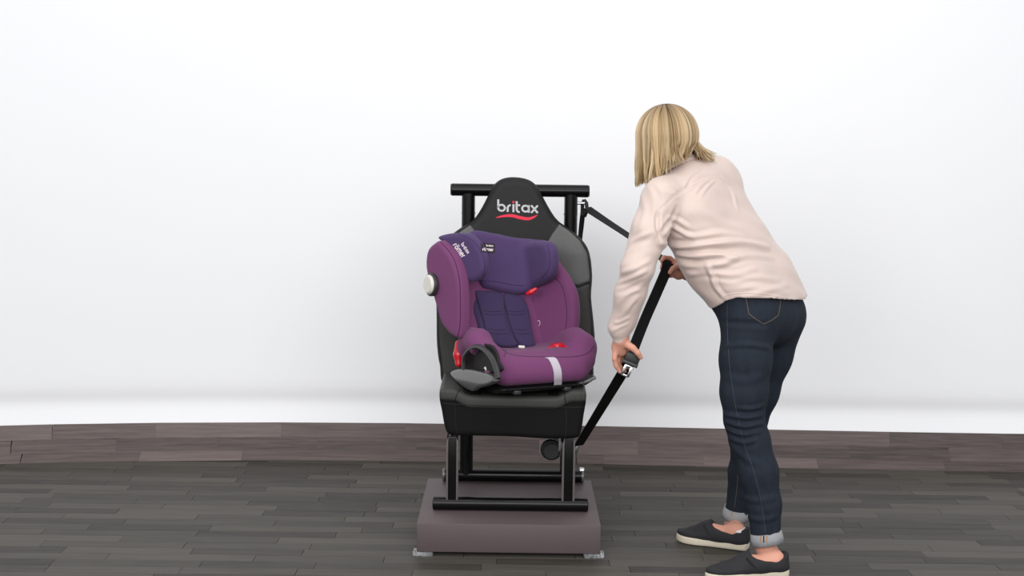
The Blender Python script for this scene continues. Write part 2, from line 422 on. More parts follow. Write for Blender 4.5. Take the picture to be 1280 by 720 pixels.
# curved underlay behind the sweep boards
V = []; Fc = []; bx_ = np.linspace(-3.4, 3.4, 41); bpz = [(0.0, -.012)]; cy_, cz_ = 0.0, 0.0
for a in ang:
    cy_ += RW*math.cos(R(a)); cz_ += RW*math.sin(R(a)); bpz.append((cy_+.014*math.sin(R(a)), cz_-.010-.012*math.cos(R(a))))
for x in bx_:
    for (dy, dz) in bpz: V.append((x, ycurve(x)+dy, dz))
for i in range(len(bx_)-1):
    for k in range(len(bpz)-1): Fc.append((i*4+k, (i+1)*4+k, (i+1)*4+k+1, i*4+k+1))
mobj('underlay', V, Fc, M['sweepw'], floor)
# wall: upright above, with a cove leaning to the sweep at its foot
xs = np.linspace(-7, 7, 71); wp = [(0.0, -.004), (.014, .04), (.024, .07), (.030, .095), (.030, .115), (.026, .135), (.022, .155), (.020, .18), (.021, .22), (.025, .3), (.032, .5), (.040, 1.0), (.05, 5.0)]
V = []; Fc = []
for x in xs:
    for (dy, dz) in wp: V.append((x, ycurve(x)+SW_Y+.004+dy, SW_Z-.012+dz))
    for (dy, dz) in wp[::-1]: V.append((x, ycurve(x)+SW_Y+.14, SW_Z-.012+dz))
nw = 2*len(wp)
for i in range(len(xs)-1):
    for k in range(nw): k2 = (k+1) % nw; Fc.append((i*nw+k, i*nw+k2, (i+1)*nw+k2, (i+1)*nw+k))
Fc.append(tuple(range(nw))[::-1]); Fc.append(tuple((len(xs)-1)*nw+k for k in range(nw)))
wall = mobj('wall_back', V, Fc, M['wall'], None, True, 50); wall['kind'] = 'structure'; wall['label'] = 'plain white studio wall'

# ------------------------------------------------------------------ platform
PH = .105; PB = .014
pl = [PF(520.5, 655, PH+PB), PF(751, 655, PH+PB), PF(738, 599, PH+PB), PF(535, 599, PH+PB)]
pyf = (pl[0].y+pl[1].y)/2-.005; pyb = (pl[2].y+pl[3].y)/2; pxl = (pl[0].x+pl[3].x)/2; pxr = (pl[1].x+pl[2].x)/2
pc = Vector(((pxl+pxr)/2, (pyf+pyb)/2, 0))
T = thing('platform', 'low matt brown rectangular platform under the black metal seat stand', 'platform', pc)
b = MB().box((pc.x, pc.y, PB+PH/2), ((pxr-pxl)/2, (pyb-pyf)/2, PH/2), bev=.002); b.build('platform_body', M['platform'], T)
MB().box((pc.x, pc.y, PB/2), ((pxr-pxl)/2-.05, (pyb-pyf)/2-.035, PB/2-.0004)).build('plinth', M['plasticb'], T, False)
for sx in (-1, 1):                       # crumpled clear film pads under the corners
    for sy in (-1, 1):
        c = Vector((pc.x+sx*((pxr-pxl)/2-.022), pc.y+sy*((pyb-pyf)/2-.02), 0)); n_ = 9; V = []; Fc = []
        for lay in (0, 1):
            for i in range(n_):
                for j in range(n_):
                    u, v = i/(n_-1)-.5, j/(n_-1)-.5
                    e = max(abs(u), abs(v))*2
                    z = .001 if lay == 0 else (.0132 if e < .9 else .003+.016*random.random())
                    if lay == 1 and (u*sx < .2 and v*sy < .2): z = min(z, .0132)
                    V.append((c.x+u*.07+random.uniform(-.002, .002), c.y+v*.06+random.uniform(-.002, .002), z if z < .0133 or abs(c.x+u*.07-pc.x) > (pxr-pxl)/2+.004 or sy*(c.y+v*.06-pc.y) > (pyb-pyf)/2+.004 else .0132))
        for i in range(n_-1):
            for j in range(n_-1):
                a = i*n_+j; k = n_*n_; Fc.append((k+a, k+a+n_, k+a+n_+1, k+a+1)); Fc.append((a, a+1, a+n_+1, a+n_))
        for i in range(n_-1):
            k = n_*n_
            for (a, b2) in ((i*n_, (i+1)*n_), ((i+1)*n_+n_-1, i*n_+n_-1), (i+1, i), ((n_-1)*n_+i, (n_-1)*n_+i+1)): Fc.append((a, b2, k+b2, k+a))
        o = mobj('corner_pad', V, Fc, M['film'], T, False); o['label'] = 'crumpled clear plastic pad'

# ------------------------------------------------------------------ adult car seat on its steel stand
PT = PB+PH
zr = .0245
fb = (PF(541, 638, PT), PF(735, 642, PT)); fy = (fb[0].y+fb[1].y)/2+.02
fbx0 = P(541, 630, fy).x; fbx1 = P(735, 635, fy).x
ry = pyb-.035
rbx0 = P(555, 590, ry).x; rbx1 = P(728, 590, ry).x
stc = Vector(((fbx0+fbx1)/2, (fy+ry)/2, PT))
S = thing('car_seat', 'black and charcoal leather racing style car seat bolted on a black tubular steel stand', 'seat', stc)
topz = P(650, 238, ry).z
MB().rod((fbx0, fy, PT+zr+.0004), (fbx1, fy, PT+zr+.0004), zr).build('front_foot_tube', M['steel'], S)
MB().rod((rbx0, ry, PT+.0252), (rbx1, ry, PT+.0252), .025).build('rear_foot_tube', M['steel'], S)
tx0, tx1 = P(564, 237, ry).x, P(736, 240, ry).x
top = MB().rod((tx0, ry, topz), (tx1, ry, topz), .0245).build('top_tube', M['steel'], S)
for x_ in (tx0-.001, tx1+.001): MB().rod((x_-.0012, ry, topz), (x_+.0012, ry, topz), .022, bev=.0005).build('end_cap', M['plasticb'], top)
for x_ in (rbx0, rbx1):
    MB().rod((x_-.006, ry, PT+.0252), (x_+.006, ry, PT+.0252), .0251).build('end_cap', M['steeledge'], S)
for px_ in (585.5, 713.5):
    x_ = P(px_, 262, ry).x
    u = MB().rod((x_, ry, PT+.03), (x_, ry, topz-.012), .0262).build('rear_upright', M['steel'], S)
    MB().rod((x_-.028, ry, topz-.09), (x_+.028, ry, topz-.09), .006, 8).build('bolt', M['chrome'], u)
legx = []
cfy = 4.70
for (p0, p1) in ((558, 572.5), (702.5, 718)):
    xa = P(p0, 600, fy).x; xb = P(p1, 600, fy).x; xm = (xa+xb)/2; hw = (xb-xa)/2; legx.append(xm)
    lg = MB().box((xm, fy, (PT+.035+.40)/2), (hw-.006, .017, (.40-PT-.035)/2), bev=.004).build('front_leg', M['steel'], S)
    for sg in (-1, 1):
        MB().tube([(xm+sg*(hw-.003), fy-.012, PT+.03), (xm+sg*(hw-.003), fy-.012, .34), (xm+sg*(hw-.006), fy-.008, .38), (xm+sg*(hw-.014), fy, .405)], .0045, 8).build('leg_flange', M['steeledge'], lg)
    MB().box((xm, (fy+ry)/2, .395), (.02, (ry-fy)/2, .016), bev=.003).build('side_rail', M['steel'], S)
# seat cushion
def trace_xz(pts, Y0):
    o = P(pts[0][0], pts[0][1], Y0); return [(P(x, y, Y0).x, P(x, y, Y0).z) for x, y in pts]
cyb = 5.14
cush = spline(trace_xz([(549, 497), (556, 490), (580, 491), (620, 497), (660, 497), (705, 494), (727, 492), (733, 499), (730, 520), (726, 543), (718, 549), (680, 549.5), (640, 547), (590, 546), (563, 545), (556, 536), (552, 515)], cfy), True, 3)
v = Vol((-.36, cfy-.04, .34), (.38, cyb+.06, .66), .004)
v.prism((0, 0, 0), (1, 0, 0), (0, 0, 1), cush, -cyb, -cfy, .022)
vs_, cushV, cushQ = vobj('seat_cushion', v, M['leather_dk'], S)
# charcoal top cover with raised side bolsters
v = Vol((-.36, cfy-.04, .44), (.38, cyb+.06, .68), .004)
xl, xr = min(c[0] for c in cush), max(c[0] for c in cush)
zt = P(640, 499, cfy).z
fp = spline([(xl+.0, cfy+.02), (xl+.012, cfy-.006), (xl+.07, cfy-.011), (0, cfy-.010), (xr-.07, cfy-.011), (xr-.012, cfy-.006), (xr, cfy+.02), (xr, cyb-.03), (xr-.02, cyb), (xl+.02, cyb), (xl, cyb-.03)], True, 4)
def bol(a, b_, d2):
    e = np.minimum(a-xl, xr-a); s_ = np.clip((.115-e)/.07, 0, 1)
    return .026*s_*s_*(3-2*s_)
v.prism((0, 0, 0), (1, 0, 0), (0, 1, 0), fp, zt-.035, zt+.012, .016, warp=bol)
so, coverV, coverQ = vobj('seat_top_cover', v, M['leather_mid'], S)
ctree = merge_bvh((coverV, coverQ), (cushV, cushQ))
seam('seam', ctree, [(576, 486), (571, 493), (569, 503), (569, 522), (571, 544)], M['seamk'], so, .0018)
seam('seam', ctree, [(709, 486), (706, 494), (707, 505), (708, 525), (707, 547)], M['seamk'], so, .0018)
seam('seam', ctree, [(551, 504), (580, 506), (640, 508), (700, 509), (730, 509)], M['seamk'], so, .0016)
# backrest, leaning back slightly
lean = R(3.5); BP = Vector((0, ry-.055-.73*math.tan(R(3.5)), .60)); be1 = Vector((1, 0, 0)); be2 = Vector((0, math.sin(lean), math.cos(lean))); bn = be1.cross(be2)
bn2 = -bn if bn.y > 0 else bn
def trace(pts, p0, e1, e2, n=3, closed=True):
    nn = e1.cross(e2).normalized(); out = []
    for x, y in pts:
        q = on_plane(x, y, p0, nn)-Vector(p0); out.append((q.dot(e1), q.dot(e2)))
    return spline(out, closed, n) if n > 1 else np.array(out)
bout = [(643, 221), (660, 224), (671, 232), (680, 248), (689, 264), (698, 276), (712, 286), (728, 300), (737, 316), (740.5, 345), (739, 370), (742, 400), (744, 430), (742, 458), (732, 482), (640, 484), (560, 482), (550, 458), (546, 430), (545.5, 395), (545, 350), (548, 316), (558, 299), (574, 286), (590, 276), (600, 263), (609, 246), (617, 231), (628, 223)]
bpoly = trace(bout, BP, be1, be2)
bcx = float(bpoly[:, 0].mean())
# en = e1 x e2 = (1,0,0)x(0,s,c) = (0,-c,s): points to the viewer
def bwarp(a, b_, d2):
    e = np.clip((np.abs(a-bcx)-.12)/.13, 0, 1); low = np.clip((.60-b_)/.15, 0, 1)
    return .022*e*e*(3-2*e)*low
v = Vol((-.38, 4.88, .50), (.40, 5.40, 1.42), .005)
v.prism(BP, be1, be2, bpoly, -.075, .0, .03, warp=bwarp)
bo, bV, bQ = vobj('backrest', v, M['leather'], S, 1)
def panel(name, pts, m, off, thick=.02, rnd=.008, n=1):
    pp = trace(pts, BP+bn*0, be1, be2, n)
    vv = Vol((-.38, 4.88, .50), (.40, 5.40, 1.42), .004); vv.prism(BP, be1, be2, pp, off-thick, off, rnd, warp=bwarp)
    return vobj(name, vv, m, bo)
for nm, pts, m, off in (('shoulder_panel', [(699, 280), (712, 289), (725, 301), (734, 317), (737, 345), (736.5, 352), (722, 357), (700, 352), (685, 330), (682, 306), (690, 292)], M['leather_gr'], .004),
               ('shoulder_panel', [(588, 281), (575, 290), (562, 301), (553, 317), (549, 345), (549, 352), (565, 357), (590, 352), (603, 330), (607, 306), (597, 292)], M['leather_gr'], .004),
               ('side_bolster_panel', [(736.5, 354), (722, 359), (700, 354), (690, 380), (695, 440), (700, 470), (735, 470), (739, 430), (738, 400), (735.5, 375)], M['leather_mid'], .003),
               ('side_bolster_panel', [(549, 354), (565, 359), (590, 354), (600, 380), (595, 440), (590, 470), (555, 470), (550, 430), (549, 400), (549, 375)], M['leather_mid'], .003)):
    o_, pV, pQ = panel(nm, pts, m, off); o_['label'] = 'charcoal grey leather panel'
btree = bvh(bV, bQ)
st_, W_ = word('britax')
gx = 51.0/(W_-.12)
iw = [i for i, s_ in enumerate(st_)]
eh = 10.6
strokes_mesh('logo_lettering', btree, st_, (621.5, 264.5), (gx, .035*gx), (0.0, -eh*.93), .23, M['logo'], bo)
strokes_mesh('logo_dot', btree, [[(0, 0), (.22, 0)]], (621.5+gx*1.75, 252.6), (gx, 0), (0, -eh), .24, M['logored'], bo)
# red swoosh under the lettering
sw = [(620, 272), (630, 270), (640, 269.6), (650, 272), (660, 273.5), (667, 271.5), (672, 268.5)]; sp = spline(sw, False, 6); V = []; Fc = []
for i, q in enumerate(sp):
    t = i/(len(sp)-1); h_ = 1.9*math.sin(math.pi*min(1, t*1.02))**.6+.15
    for sg in (-1, 1):
        hh = cast(btree, q[0], q[1]+sg*h_); V.append(tuple(hh[0]+hh[1]*.0008))
Fc = [(2*i, 2*i+1, 2*i+3, 2*i+2) for i in range(len(sp)-1)]
mobj('logo_swoosh', V, Fc, M['logored'], bo, False)
# belt retractor below the cushion and the guide on the right upright
rc = P(688, 561, 5.02)
ro = MB().rod(rc+Vector((.0, -.02, 0)), rc+Vector((.012, .03, 0)), .042, 28, .006).build('belt_reel', M['plasticb'], S)
MB().rod(rc+Vector((.004, -.028, -.004)), rc+Vector((.004, -.018, -.004)), .031, 24, .002).build('reel_cap', M['plastic'], ro)
MB().box(rc+Vector((.035, 0, .03)), (.004, .03, .05), bev=.001).build('reel_bracket', M['chrome'], ro)
gy = ry
g0 = P(721, 254, gy); g1 = P(731, 254, gy)
go = MB().rod(g0, g1, .006, 12, .001).build('guide_pin', M['chrome'], S)
MB().rod(P(727, 588, ry)+Vector((-.01, 0, 0)), P(729, 588, ry)+Vector((.004, 0, 0)), .012, 14).build('bolt', M['chrome'], S)

# ------------------------------------------------------------------ seat belt (runs from the guide through both hands down to the stand)
B = thing('seat_belt', 'long black seat belt pulled out of the car seat and held taut by the woman', 'seat belt', P(724, 556, 5.0))
def strap(name, ctrl, hw, m=M['webbing'], sub_=6, th=.0012, parent=None):
    pts3 = np.array([list(P(*c[:3])) for c in ctrl]); wd = [c[3] for c in ctrl]
    sp = spline(pts3, False, sub_); ws = spline(np.array([[w_, 0, 0] for w_ in wd]), False, sub_)[:, 0]
    hwv = []; nv = []
    for i, p in enumerate(sp):
        t = Vector(sp[min(i+1, len(sp)-1)]-sp[max(i-1, 0)]).normalized(); tocam = (ORG-Vector(p)).normalized()
        side = t.cross(tocam).normalized(); nn = side.cross(t).normalized()
        a = ws[i]; s2 = side*math.cos(a)+nn*math.sin(a); hwv.append(s2*hw); nv.append(s2.cross(t))
    return MB().ribbon([Vector(p) for p in sp], hwv, nv, th).build(name, m, parent or B, True, 30)
HB = (836, 331, 4.765)
strap('upper_strap', [(733, 260, 5.22, .9), (760, 278, 5.10, 1.05), (783, 293, 5.0, 1.1), (805, 308, 4.9, 1.1), (826, 322, 4.80, 1.1), (835, 329, 4.772, 1.0)], .022)
strap('lower_strap', [(835, 328, 4.768, .3), (832, 340, 4.74, .4), (820, 368, 4.685, .45), (806, 400, 4.61, .5), (793, 433, 4.52, .5), (787, 451, 4.505, .5), (779, 465, 4.548, .5), (723, 557, 5.0, .8)], .0205)
strap('hanging_strap', [(729, 262, 5.23, .8), (727, 280, 5.235, .8), (725, 300, 5.24, .9), (723, 330, 5.25, .9)], .013)
a_ = P(723, 557, 5.0)
MB().tube([a_, P(719, 568, 5.0), P(720, 580, 5.02)], .006, 10).build('anchor_bolt', M['chrome'], B)
gd = P(730, 260, 5.215)
o_ = MB().tube([P(730, 250, 5.22), P(733, 254, 5.215), P(734, 262, 5.21), P(731, 270, 5.215), P(728, 268, 5.22), P(728, 256, 5.225), P(730, 250, 5.22)], .0078, 10).build('belt_guide', M['plasticb'], B); o_['label'] = 'black plastic belt guide loop'
# buckle: black tongue body and chrome slotted plate
bd = (P(777, 470, 4.50)-P(793, 433, 4.50)).normalized(); tocam = (ORG-P(787, 450, 4.5)).normalized(); bs = bd.cross(tocam).normalized(); bnn = bs.cross(bd).normalized()
MB_ = Matrix((bs, bd, bnn)).transposed()
bc = P(790, 449, 4.484)
bk = MB().box(bc, (.026, .021, .009), MB_, bev=.004).build('buckle_body', M['plasticb'], B)
MB().box(bc+bd*.016+bnn*.004, (.028, .006, .008), MB_, bev=.003).build('buckle_shoulder', M['plastic'], bk)
tc_ = bc+bd*.045
tg = MB()
tg.box(tc_-bs*.011, (.0045, .018, .0015), MB_, bev=.0006); tg.box(tc_+bs*.011, (.0045, .018, .0015), MB_, bev=.0006)
tg.box(tc_+bd*.017, (.013, .0035, .0015), MB_, bev=.0006); tg.box(tc_-bd*.017, (.013, .0035, .0015), MB_, bev=.0006)
tg.build('buckle_tongue', M['chrome'], bk)

# ------------------------------------------------------------------ child seat
TH = R(24); FO = Vector((.1215, 4.645, 0)); U = Vector((math.cos(TH), math.sin(TH), 0)); VF = Vector((math.sin(TH), -math.cos(TH), 0)); ZZ = Vector((0, 0, 1))
def L3(u, v_, z): return FO+U*u+VF*v_+ZZ*(z+.009)
C = thing('child_car_seat', 'purple child car seat with indigo headrest standing on the black car seat', 'child seat', L3(0, -.2, P(640, 492, 4.9).z))
def cvol(lo=(-.36, 4.50, .52), hi=(.44, 5.20, 1.20), h=.004): return Vol(lo, hi, h)
def wframe(A, B_, tilt=0):
    """frame on the upright plane through local points A (front) and B_ (rear)"""
    a = L3(A[0], A[1], 0); b_ = L3(B_[0], B_[1], 0); e1 = (b_-a).normalized(); e2 = ZZ.copy(); return a, e1, e2
def wtrace(fr, pts, n=3): return trace(pts, fr[0], fr[1], fr[2], n)
# back shell and back pad
rec = R(14); SP = L3(0, -.298, .70); se1 = U; se2 = (ZZ*math.cos(rec)-VF*math.sin(rec)).normalized()
v = cvol()
bk_ = np.array([(-.22, -.12), (.20, -.12), (.215, .1), (.2, .28), (.15, .36), (-.16, .36), (-.21, .28), (-.235, .1)])
v.prism(SP, se1, se2, spline(bk_*.84, True, 4), -.03, 0, .014)
shell, shV, shQ = vobj('back_shell', v, M['plasticb'], C)
v = cvol()
v.prism(SP, se1, se2, spline(bk_*.80, True, 4), 0, .025, .012)
bpad, bpV, bpQ = vobj('back_pad', v, M['magenta'], C)
# left wing: outer face seen
LW = wframe((-.245, -.19), (-.325, -.43))
v = cvol()
lw = wtrace(LW, [(549, 301.5), (541, 304), (533, 313), (531, 333), (535, 352), (541, 373), (548, 398), (553, 409), (560, 417), (568, 422.5), (573, 422), (575, 405), (575.5, 380), (574.5, 355), (570, 334), (562, 317)])
v.prism(LW[0], LW[1], LW[2], lw, -.003, .058, .022)
lwo, lwV, lwQ = vobj('side_wing', v, M['magenta'], C)
# right wing: inner face seen
RWf = wframe((.228, -.17), (.10, -.355))
v = cvol()
rw = wtrace(RWf, [(690, 318), (701, 332), (712, 347), (720.5, 366), (723.5, 388), (722, 410), (716, 428), (700, 436), (672, 436), (663, 420), (661, 380), (664, 340), (672, 322)])
v.prism(RWf[0], RWf[1], RWf[2], rw, -.028, .028, .022)
rwo, rwV, rwQ = vobj('side_wing', v, M['magenta'], C)
# headrest
v = cvol()
HP = L3(0, -.345, .98)
hd = trace([(585, 293), (612, 291.5), (640, 297), (665, 299.5), (681, 301), (690, 306), (693, 320), (692, 338), (682, 352), (668, 360), (655, 368), (640, 368), (612, 362), (598, 352)], HP, se1, se2, 3)
v.prism(HP, se1, se2, hd, -.03, .03, .024)
HLf = wframe((-.150, -.155), (-.262, -.40)); hl = wtrace(HLf, [(550, 297), (560, 292.5), (575, 291), (590, 293), (601, 304), (608, 320), (609, 336), (604, 347), (592, 352.5), (582, 345), (574, 328), (563, 308)])
v.prism(HLf[0], HLf[1], HLf[2], hl, -.024, .022, .02, k=.02)
HRf = wframe((.118, -.17), (.085, -.37)); hr = wtrace(HRf, [(682, 301), (690, 305), (694, 316), (694, 334), (690, 347), (681, 354), (670, 359), (662, 360), (656, 345), (655, 322), (662, 304)])
v.prism(HRf[0], HRf[1], HRf[2], hr, -.03, .028, .026, k=.035)
ho, hV, hQ = vobj('headrest', v, M['indigo'], C, 2)
# torso insert with two harness pads
v = cvol()
IP = L3(0, -.285, .80); ie2 = (ZZ*math.cos(R(22))-VF*math.sin(R(22))).normalized()
ins_ = trace([(590, 358), (615, 361), (640, 368), (656, 372), (661, 385), (665, 405), (668, 425), (668, 440), (640, 442), (612, 440), (603, 430), (598, 405), (590, 385)], IP, se1, ie2, 3)
v.prism(IP, se1, ie2, ins_, -.05, .0, .018)
io, iV, iQ = vobj('torso_insert', v, M['indigo2'], C)
IP2 = IP+se1.cross(ie2)*.006
for pts in ([(594, 364), (606, 363), (628, 366), (631, 385), (634, 405), (640, 420), (648, 431), (630, 434), (612, 425), (604, 400), (599, 383)],
            [(630, 366.5), (645, 368), (655, 372), (661, 388), (664, 405), (667, 422), (669, 433), (652, 433), (643, 420), (636, 400), (632, 383)]):
    v = cvol(); v.prism(IP2, se1, ie2, trace(pts, IP2, se1, ie2, 3), -.02, .006, .0095)
    hp_, hpV, hpQ = vobj('harness_pad', v, M['indigo2'], C)
    t_ = bvh(hpV, hpQ); xs_ = [p[0] for p in pts]
    for yy, (xa, xb) in (((388), (605, 628) if pts[0][0] < 600 else (633, 655)), ((392), (606, 629) if pts[0][0] < 600 else (634, 656)), (411, (611, 632) if pts[0][0] < 600 else (641, 661)), (416, (613, 634) if pts[0][0] < 600 else (643, 662))):
        seam('quilt_seam', t_, [(xa, yy), ((xa+xb)/2, yy+1.5), (xb, yy+.5)], M['seam2'], hp_, .0013)
MB().rod(P(648, 433.5, 4.765), P(656, 434, 4.765), .006, 10, .002).build('harness_tongue', M['white'], C)
# booster base
v = cvol((-.36, 4.46, .52), (.44, 5.20, .86))
for a in (0,):
    prof_ = spline([(-.32, .605), (-.10, .598), (-.02, .606), (.006, .635), (.0, .675), (-.03, .705), (-.10, .718), (-.32, .70)], True, 4)
    v.prism(FO+ZZ*.009, VF, ZZ, prof_, -.185, .17, .035)   # en = VF x ZZ = -U
armz = .012
for sg, pts, rs in ((-1, [(-.178, -.285, .645), (-.186, -.275, .70), (-.188, -.235, .742), (-.186, -.17, .745), (-.180, -.10, .705), (-.165, -.055, .668)], [.03, .036, .04, .042, .042, .045]),
                    (1, [(.185, -.28, .67), (.19, -.22, .715), (.193, -.15, .728), (.190, -.09, .715), (.178, -.06, .675)], [.04, .045, .048, .052, .05])):
    v.chain([L3(*p) for p in pts], rs, k=.03)
ell_rot = [list(U), list(VF), [0, 0, 1]]
# hollow of the seat bowl behind the front roll
v.ell(L3(0.0, -.235, .78), (.15, .13, .075), ell_rot, k=.03, op='sub')
# hollow in the left flank under the arm rest
HFr = wframe((-.235, .0), (-.235, -.33))
hol = wtrace(HFr, [(583, 462), (583, 447), (588, 438.5), (595, 435), (601, 438), (605, 447), (608, 457), (609, 466), (600, 464)])
v.prism(HFr[0], HFr[1], HFr[2], hol, -.08, .040, .006, k=.008, op='sub')
baseo, baV, baQ = vobj('seat_base', v, M['magenta'], C, 1)
# plastics of the base
v = cvol((-.36, 4.40, .50), (.44, 5.20, .86)); v.prism(HFr[0], HFr[1], HFr[2], wtrace(HFr, [(560, 468), (562, 440), (580, 431), (600, 431), (608, 440), (611, 452), (613, 466)]), .034, .046, .004)
vobj('opening_shade_plate', v, M['seamk'], C)  # inset plate, painted black to put the hollow's shade into colour
ring = []
for q_ in spline([(580, 462), (580.5, 447), (587, 437), (597, 433), (607, 438), (615, 448), (620, 460), (623, 473)], False, 4):
    ring.append(on_plane(q_[0], q_[1], L3(-.222, 0, 0), U))
MB().tube(ring, .0095, 8, True, 1.0).build('opening_trim', M['plastic'], C)
v = cvol((-.36, 4.40, .50), (.44, 5.20, .86))
LF = wframe((-.218, -.0), (-.215, -.33))
fl = wtrace(LF, [(566, 465), (575, 461), (590, 461.5), (605, 465), (617, 469), (621, 477), (612, 482), (600, 485), (593, 489), (585, 486), (574, 478), (568, 471)])
v.prism(LF[0], LF[1], LF[2], fl, -.012, .012, .006)
fo_, _, _ = vobj('side_flap', v, M['plasticg'], C); fo_['label'] = 'glossy grey plastic side flap'
v = cvol((-.36, 4.40, .50), (.44, 5.20, .86))
v.prism(FO, VF, ZZ, spline([(-.32, .578), (-.20, .572), (-.10, .574), (-.03, .588), (-.03, .61), (-.32, .615)], True, 3), -.15, .165, .012)
MB_c = vobj('base_shell', v, M['plasticb'], C)
for sg in (-1, 1):
    MB().box(L3(.10*sg, -.06, .580), (.014, .05, .008), Matrix((U, VF, ZZ)).transposed(), bev=.004).build('base_rib', M['plastic'], C)
v = cvol((-.36, 4.40, .50), (.44, 5.20, .86)); v.cone(L3(-.205, -.30, .600), L3(-.20, -.22, .575), .018, .014)
vobj('base_cover_edge', v, M['magenta'], C)
# right flap tip
v = cvol((-.2, 4.40, .50), (.5, 5.20, .86)); RFf = L3(.215, -.12, P(740, 474, 4.87).z)
v.prism(RFf, U, VF, spline([(-.06, -.09), (.0, -.08), (.058, -.005), (.01, .05), (-.06, .09)], True, 3), -.006, .006, .004)
vobj('side_flap', v, M['plasticg'], C)
# silver adjuster strap over the front roll
btree2 = bvh(baV, baQ); cen = [(685.5, 447.5), (690, 449), (694, 456), (696.5, 464), (697, 472), (697.2, 479), (696.5, 483)]; sp = spline([(c[0], c[1]) for c in cen], False, 3); V = []
mb = MB(); pts_, wv, nv = [], [], []
for q in sp:
    h = cast(btree2, q[0], q[1])
    if h: pts_.append(h[0]+h[1]*.0025); wv.append((U*.0155)); nv.append(h[1])
if pts_:
    pts_.append(pts_[-1]+Vector((0, 0.012, -.018))); wv.append(U*.0155); nv.append(nv[-1])
    mb.ribbon(pts_, wv, nv, .0016).build('adjuster_strap', M['strap'], C)
# red belt guides
v = cvol((-.36, 4.40, .50), (.44, 5.20, 1.2))
v.chain([P(574, 430, 4.83), P(573, 443, 4.81), P(573.5, 455, 4.80)], [.016, .018, .013], k=.01)
o_, _, _ = vobj('belt_guide', v, M['red'], C); o_['label'] = 'red plastic belt guide'
v = cvol((-.36, 4.40, .50), (.44, 5.20, 1.2))
_t = bvh(baV, baQ); v.chain([cast(_t, *p_)[0]+Vector((0, .004, -.002)) for p_ in ((686, 435), (693, 433), (701, 432.5), (708, 434))], [.006, .012, .012, .006], k=.01)
o_, _, _ = vobj('belt_guide', v, M['red'], C); o_['label'] = 'red plastic belt guide'
v = cvol((-.36, 4.40, .50), (.44, 5.20, 1.2))
v.chain([P(659, 367, 4.89), P(664, 365, 4.89), P(670, 361, 4.89)], [.007, .009, .007], k=.01)
o_, _, _ = vobj('shoulder_belt_hook', v, M['red'], C); o_['label'] = 'red plastic hook under the headrest'
# white side impact disc on the left wing
wn = LW[1].cross(LW[2]); h = cast(bvh(lwV, lwQ), 543, 356); dc = h[0] if h else L3(-.33, -.4, .9)
sgn = -1 if (wn.dot(ORG-dc) < 0) else 1
wout = (-U*.98+VF*.15+ZZ*.05).normalized(); dc = dc-U*.004-VF*.012
do = MB().rod(dc-wout*.006, dc+wout*.012, .044, 28, .004).build('impact_disc', M['plastic'], C)
MB().rod(dc+wout*.006, dc+wout*.022, .036, 28, .006).build('impact_disc_cap', M['white'], do)
# small details
MB().rod(P(606, 459, 4.63), P(612, 466, 4.62), .0055, 10, .002).build('buckle_insert', M['white'], C)
MB().box(P(697, 494, 4.83), (.011, .004, .007), bev=.002).build('release_tab', M['white'], C)
ltree = bvh(lwV, lwQ); rtree = bvh(rwV, rwQ); htree = bvh(hV, hQ)
seam('seam', ltree, [(551, 303), (562, 315), (570, 331), (574.5, 352), (575.5, 380), (575, 405), (572, 421)], M['seam'], lwo, .0018)
seam('seam', ltree, [(586, 352), (588, 375), (588, 402), (585, 418)], M['seam'], lwo)
seam('seam', rtree, [(688, 345), (697, 350), (704, 362), (708, 382), (708, 405), (704, 426)], M['seam'], rwo, .0014)
seam('seam', rtree, [(666, 372), (667, 392), (669, 412), (672, 430)], M['seam'], rwo)
seam('snap', rtree, [(670.5, 402), (674, 401), (675, 405), (672, 408), (670, 406)], M['strap'], rwo, .0016, closed=True)
seam('seam', btree2, [(606, 424), (616, 429), (628, 436), (633, 441), (650, 445), (680, 446), (715, 446), (733, 442), (743, 432)], M['seam'], baseo, .0014)
seam('seam', btree2, [(633, 435), (632, 441), (630, 446)], M['seam'], baseo)
seam('seam', htree, [(572, 292), (590, 300), (601, 314), (606, 330), (604, 346)], M['seam2'], ho)
seam('seam', htree, [(684, 305), (687, 320), (686, 336), (676, 348)], M['seam2'], ho)
seam('seam', htree, [(598, 351), (620, 352), (640, 356), (655, 357)], M['seam2'], ho)
w1, W1 = word('römer'); w2, W2 = word('britax'); dlen = 22.5
e_ = (.58, .815); u_ = (.815, -.58)
k1 = 20.5/W1; strokes_mesh('emblem_lettering', htree, w1, (566, 306.5), (e_[0]*k1, e_[1]*k1), (u_[0]*5.2, u_[1]*5.2), .3, M['tagtxt'], ho)
k2 = 15.0/W2; strokes_mesh('emblem_lettering', htree, w2, (576, 305.5), (e_[0]*k2, e_[1]*k2), (u_[0]*3.2, u_[1]*3.2), .3, M['tagtxt'], ho)
# woven tag
V = []; nx, ny = 7, 5
for j in range(ny):
    for i in range(nx):
        x = 601+17.5*i/(nx-1)+.3*j/(ny-1); y = 303.5+12*j/(ny-1)+1.0*i/(nx-1); h = cast(htree, x, y); V.append(tuple(h[0]+h[1]*.0006) if h else V[-1])
Fc = [(j*nx+i, j*nx+i+1, (j+1)*nx+i+1, (j+1)*nx+i) for j in range(ny-1) for i in range(nx-1)]
tg_ = mobj('woven_tag', V, Fc, M['tag'], ho)
k1 = 14.0/W1; strokes_mesh('tag_lettering', htree, w1, (603, 313.5), (k1, .05*k1), (0, -3.2), .34, M['tagtxt'], tg_, .0014)
k2 = 9.0/W2; strokes_mesh('tag_lettering', htree, w2, (607.5, 308.0), (k2, .05*k2), (0, -1.7), .36, M['tagtxt'], tg_, .0014)

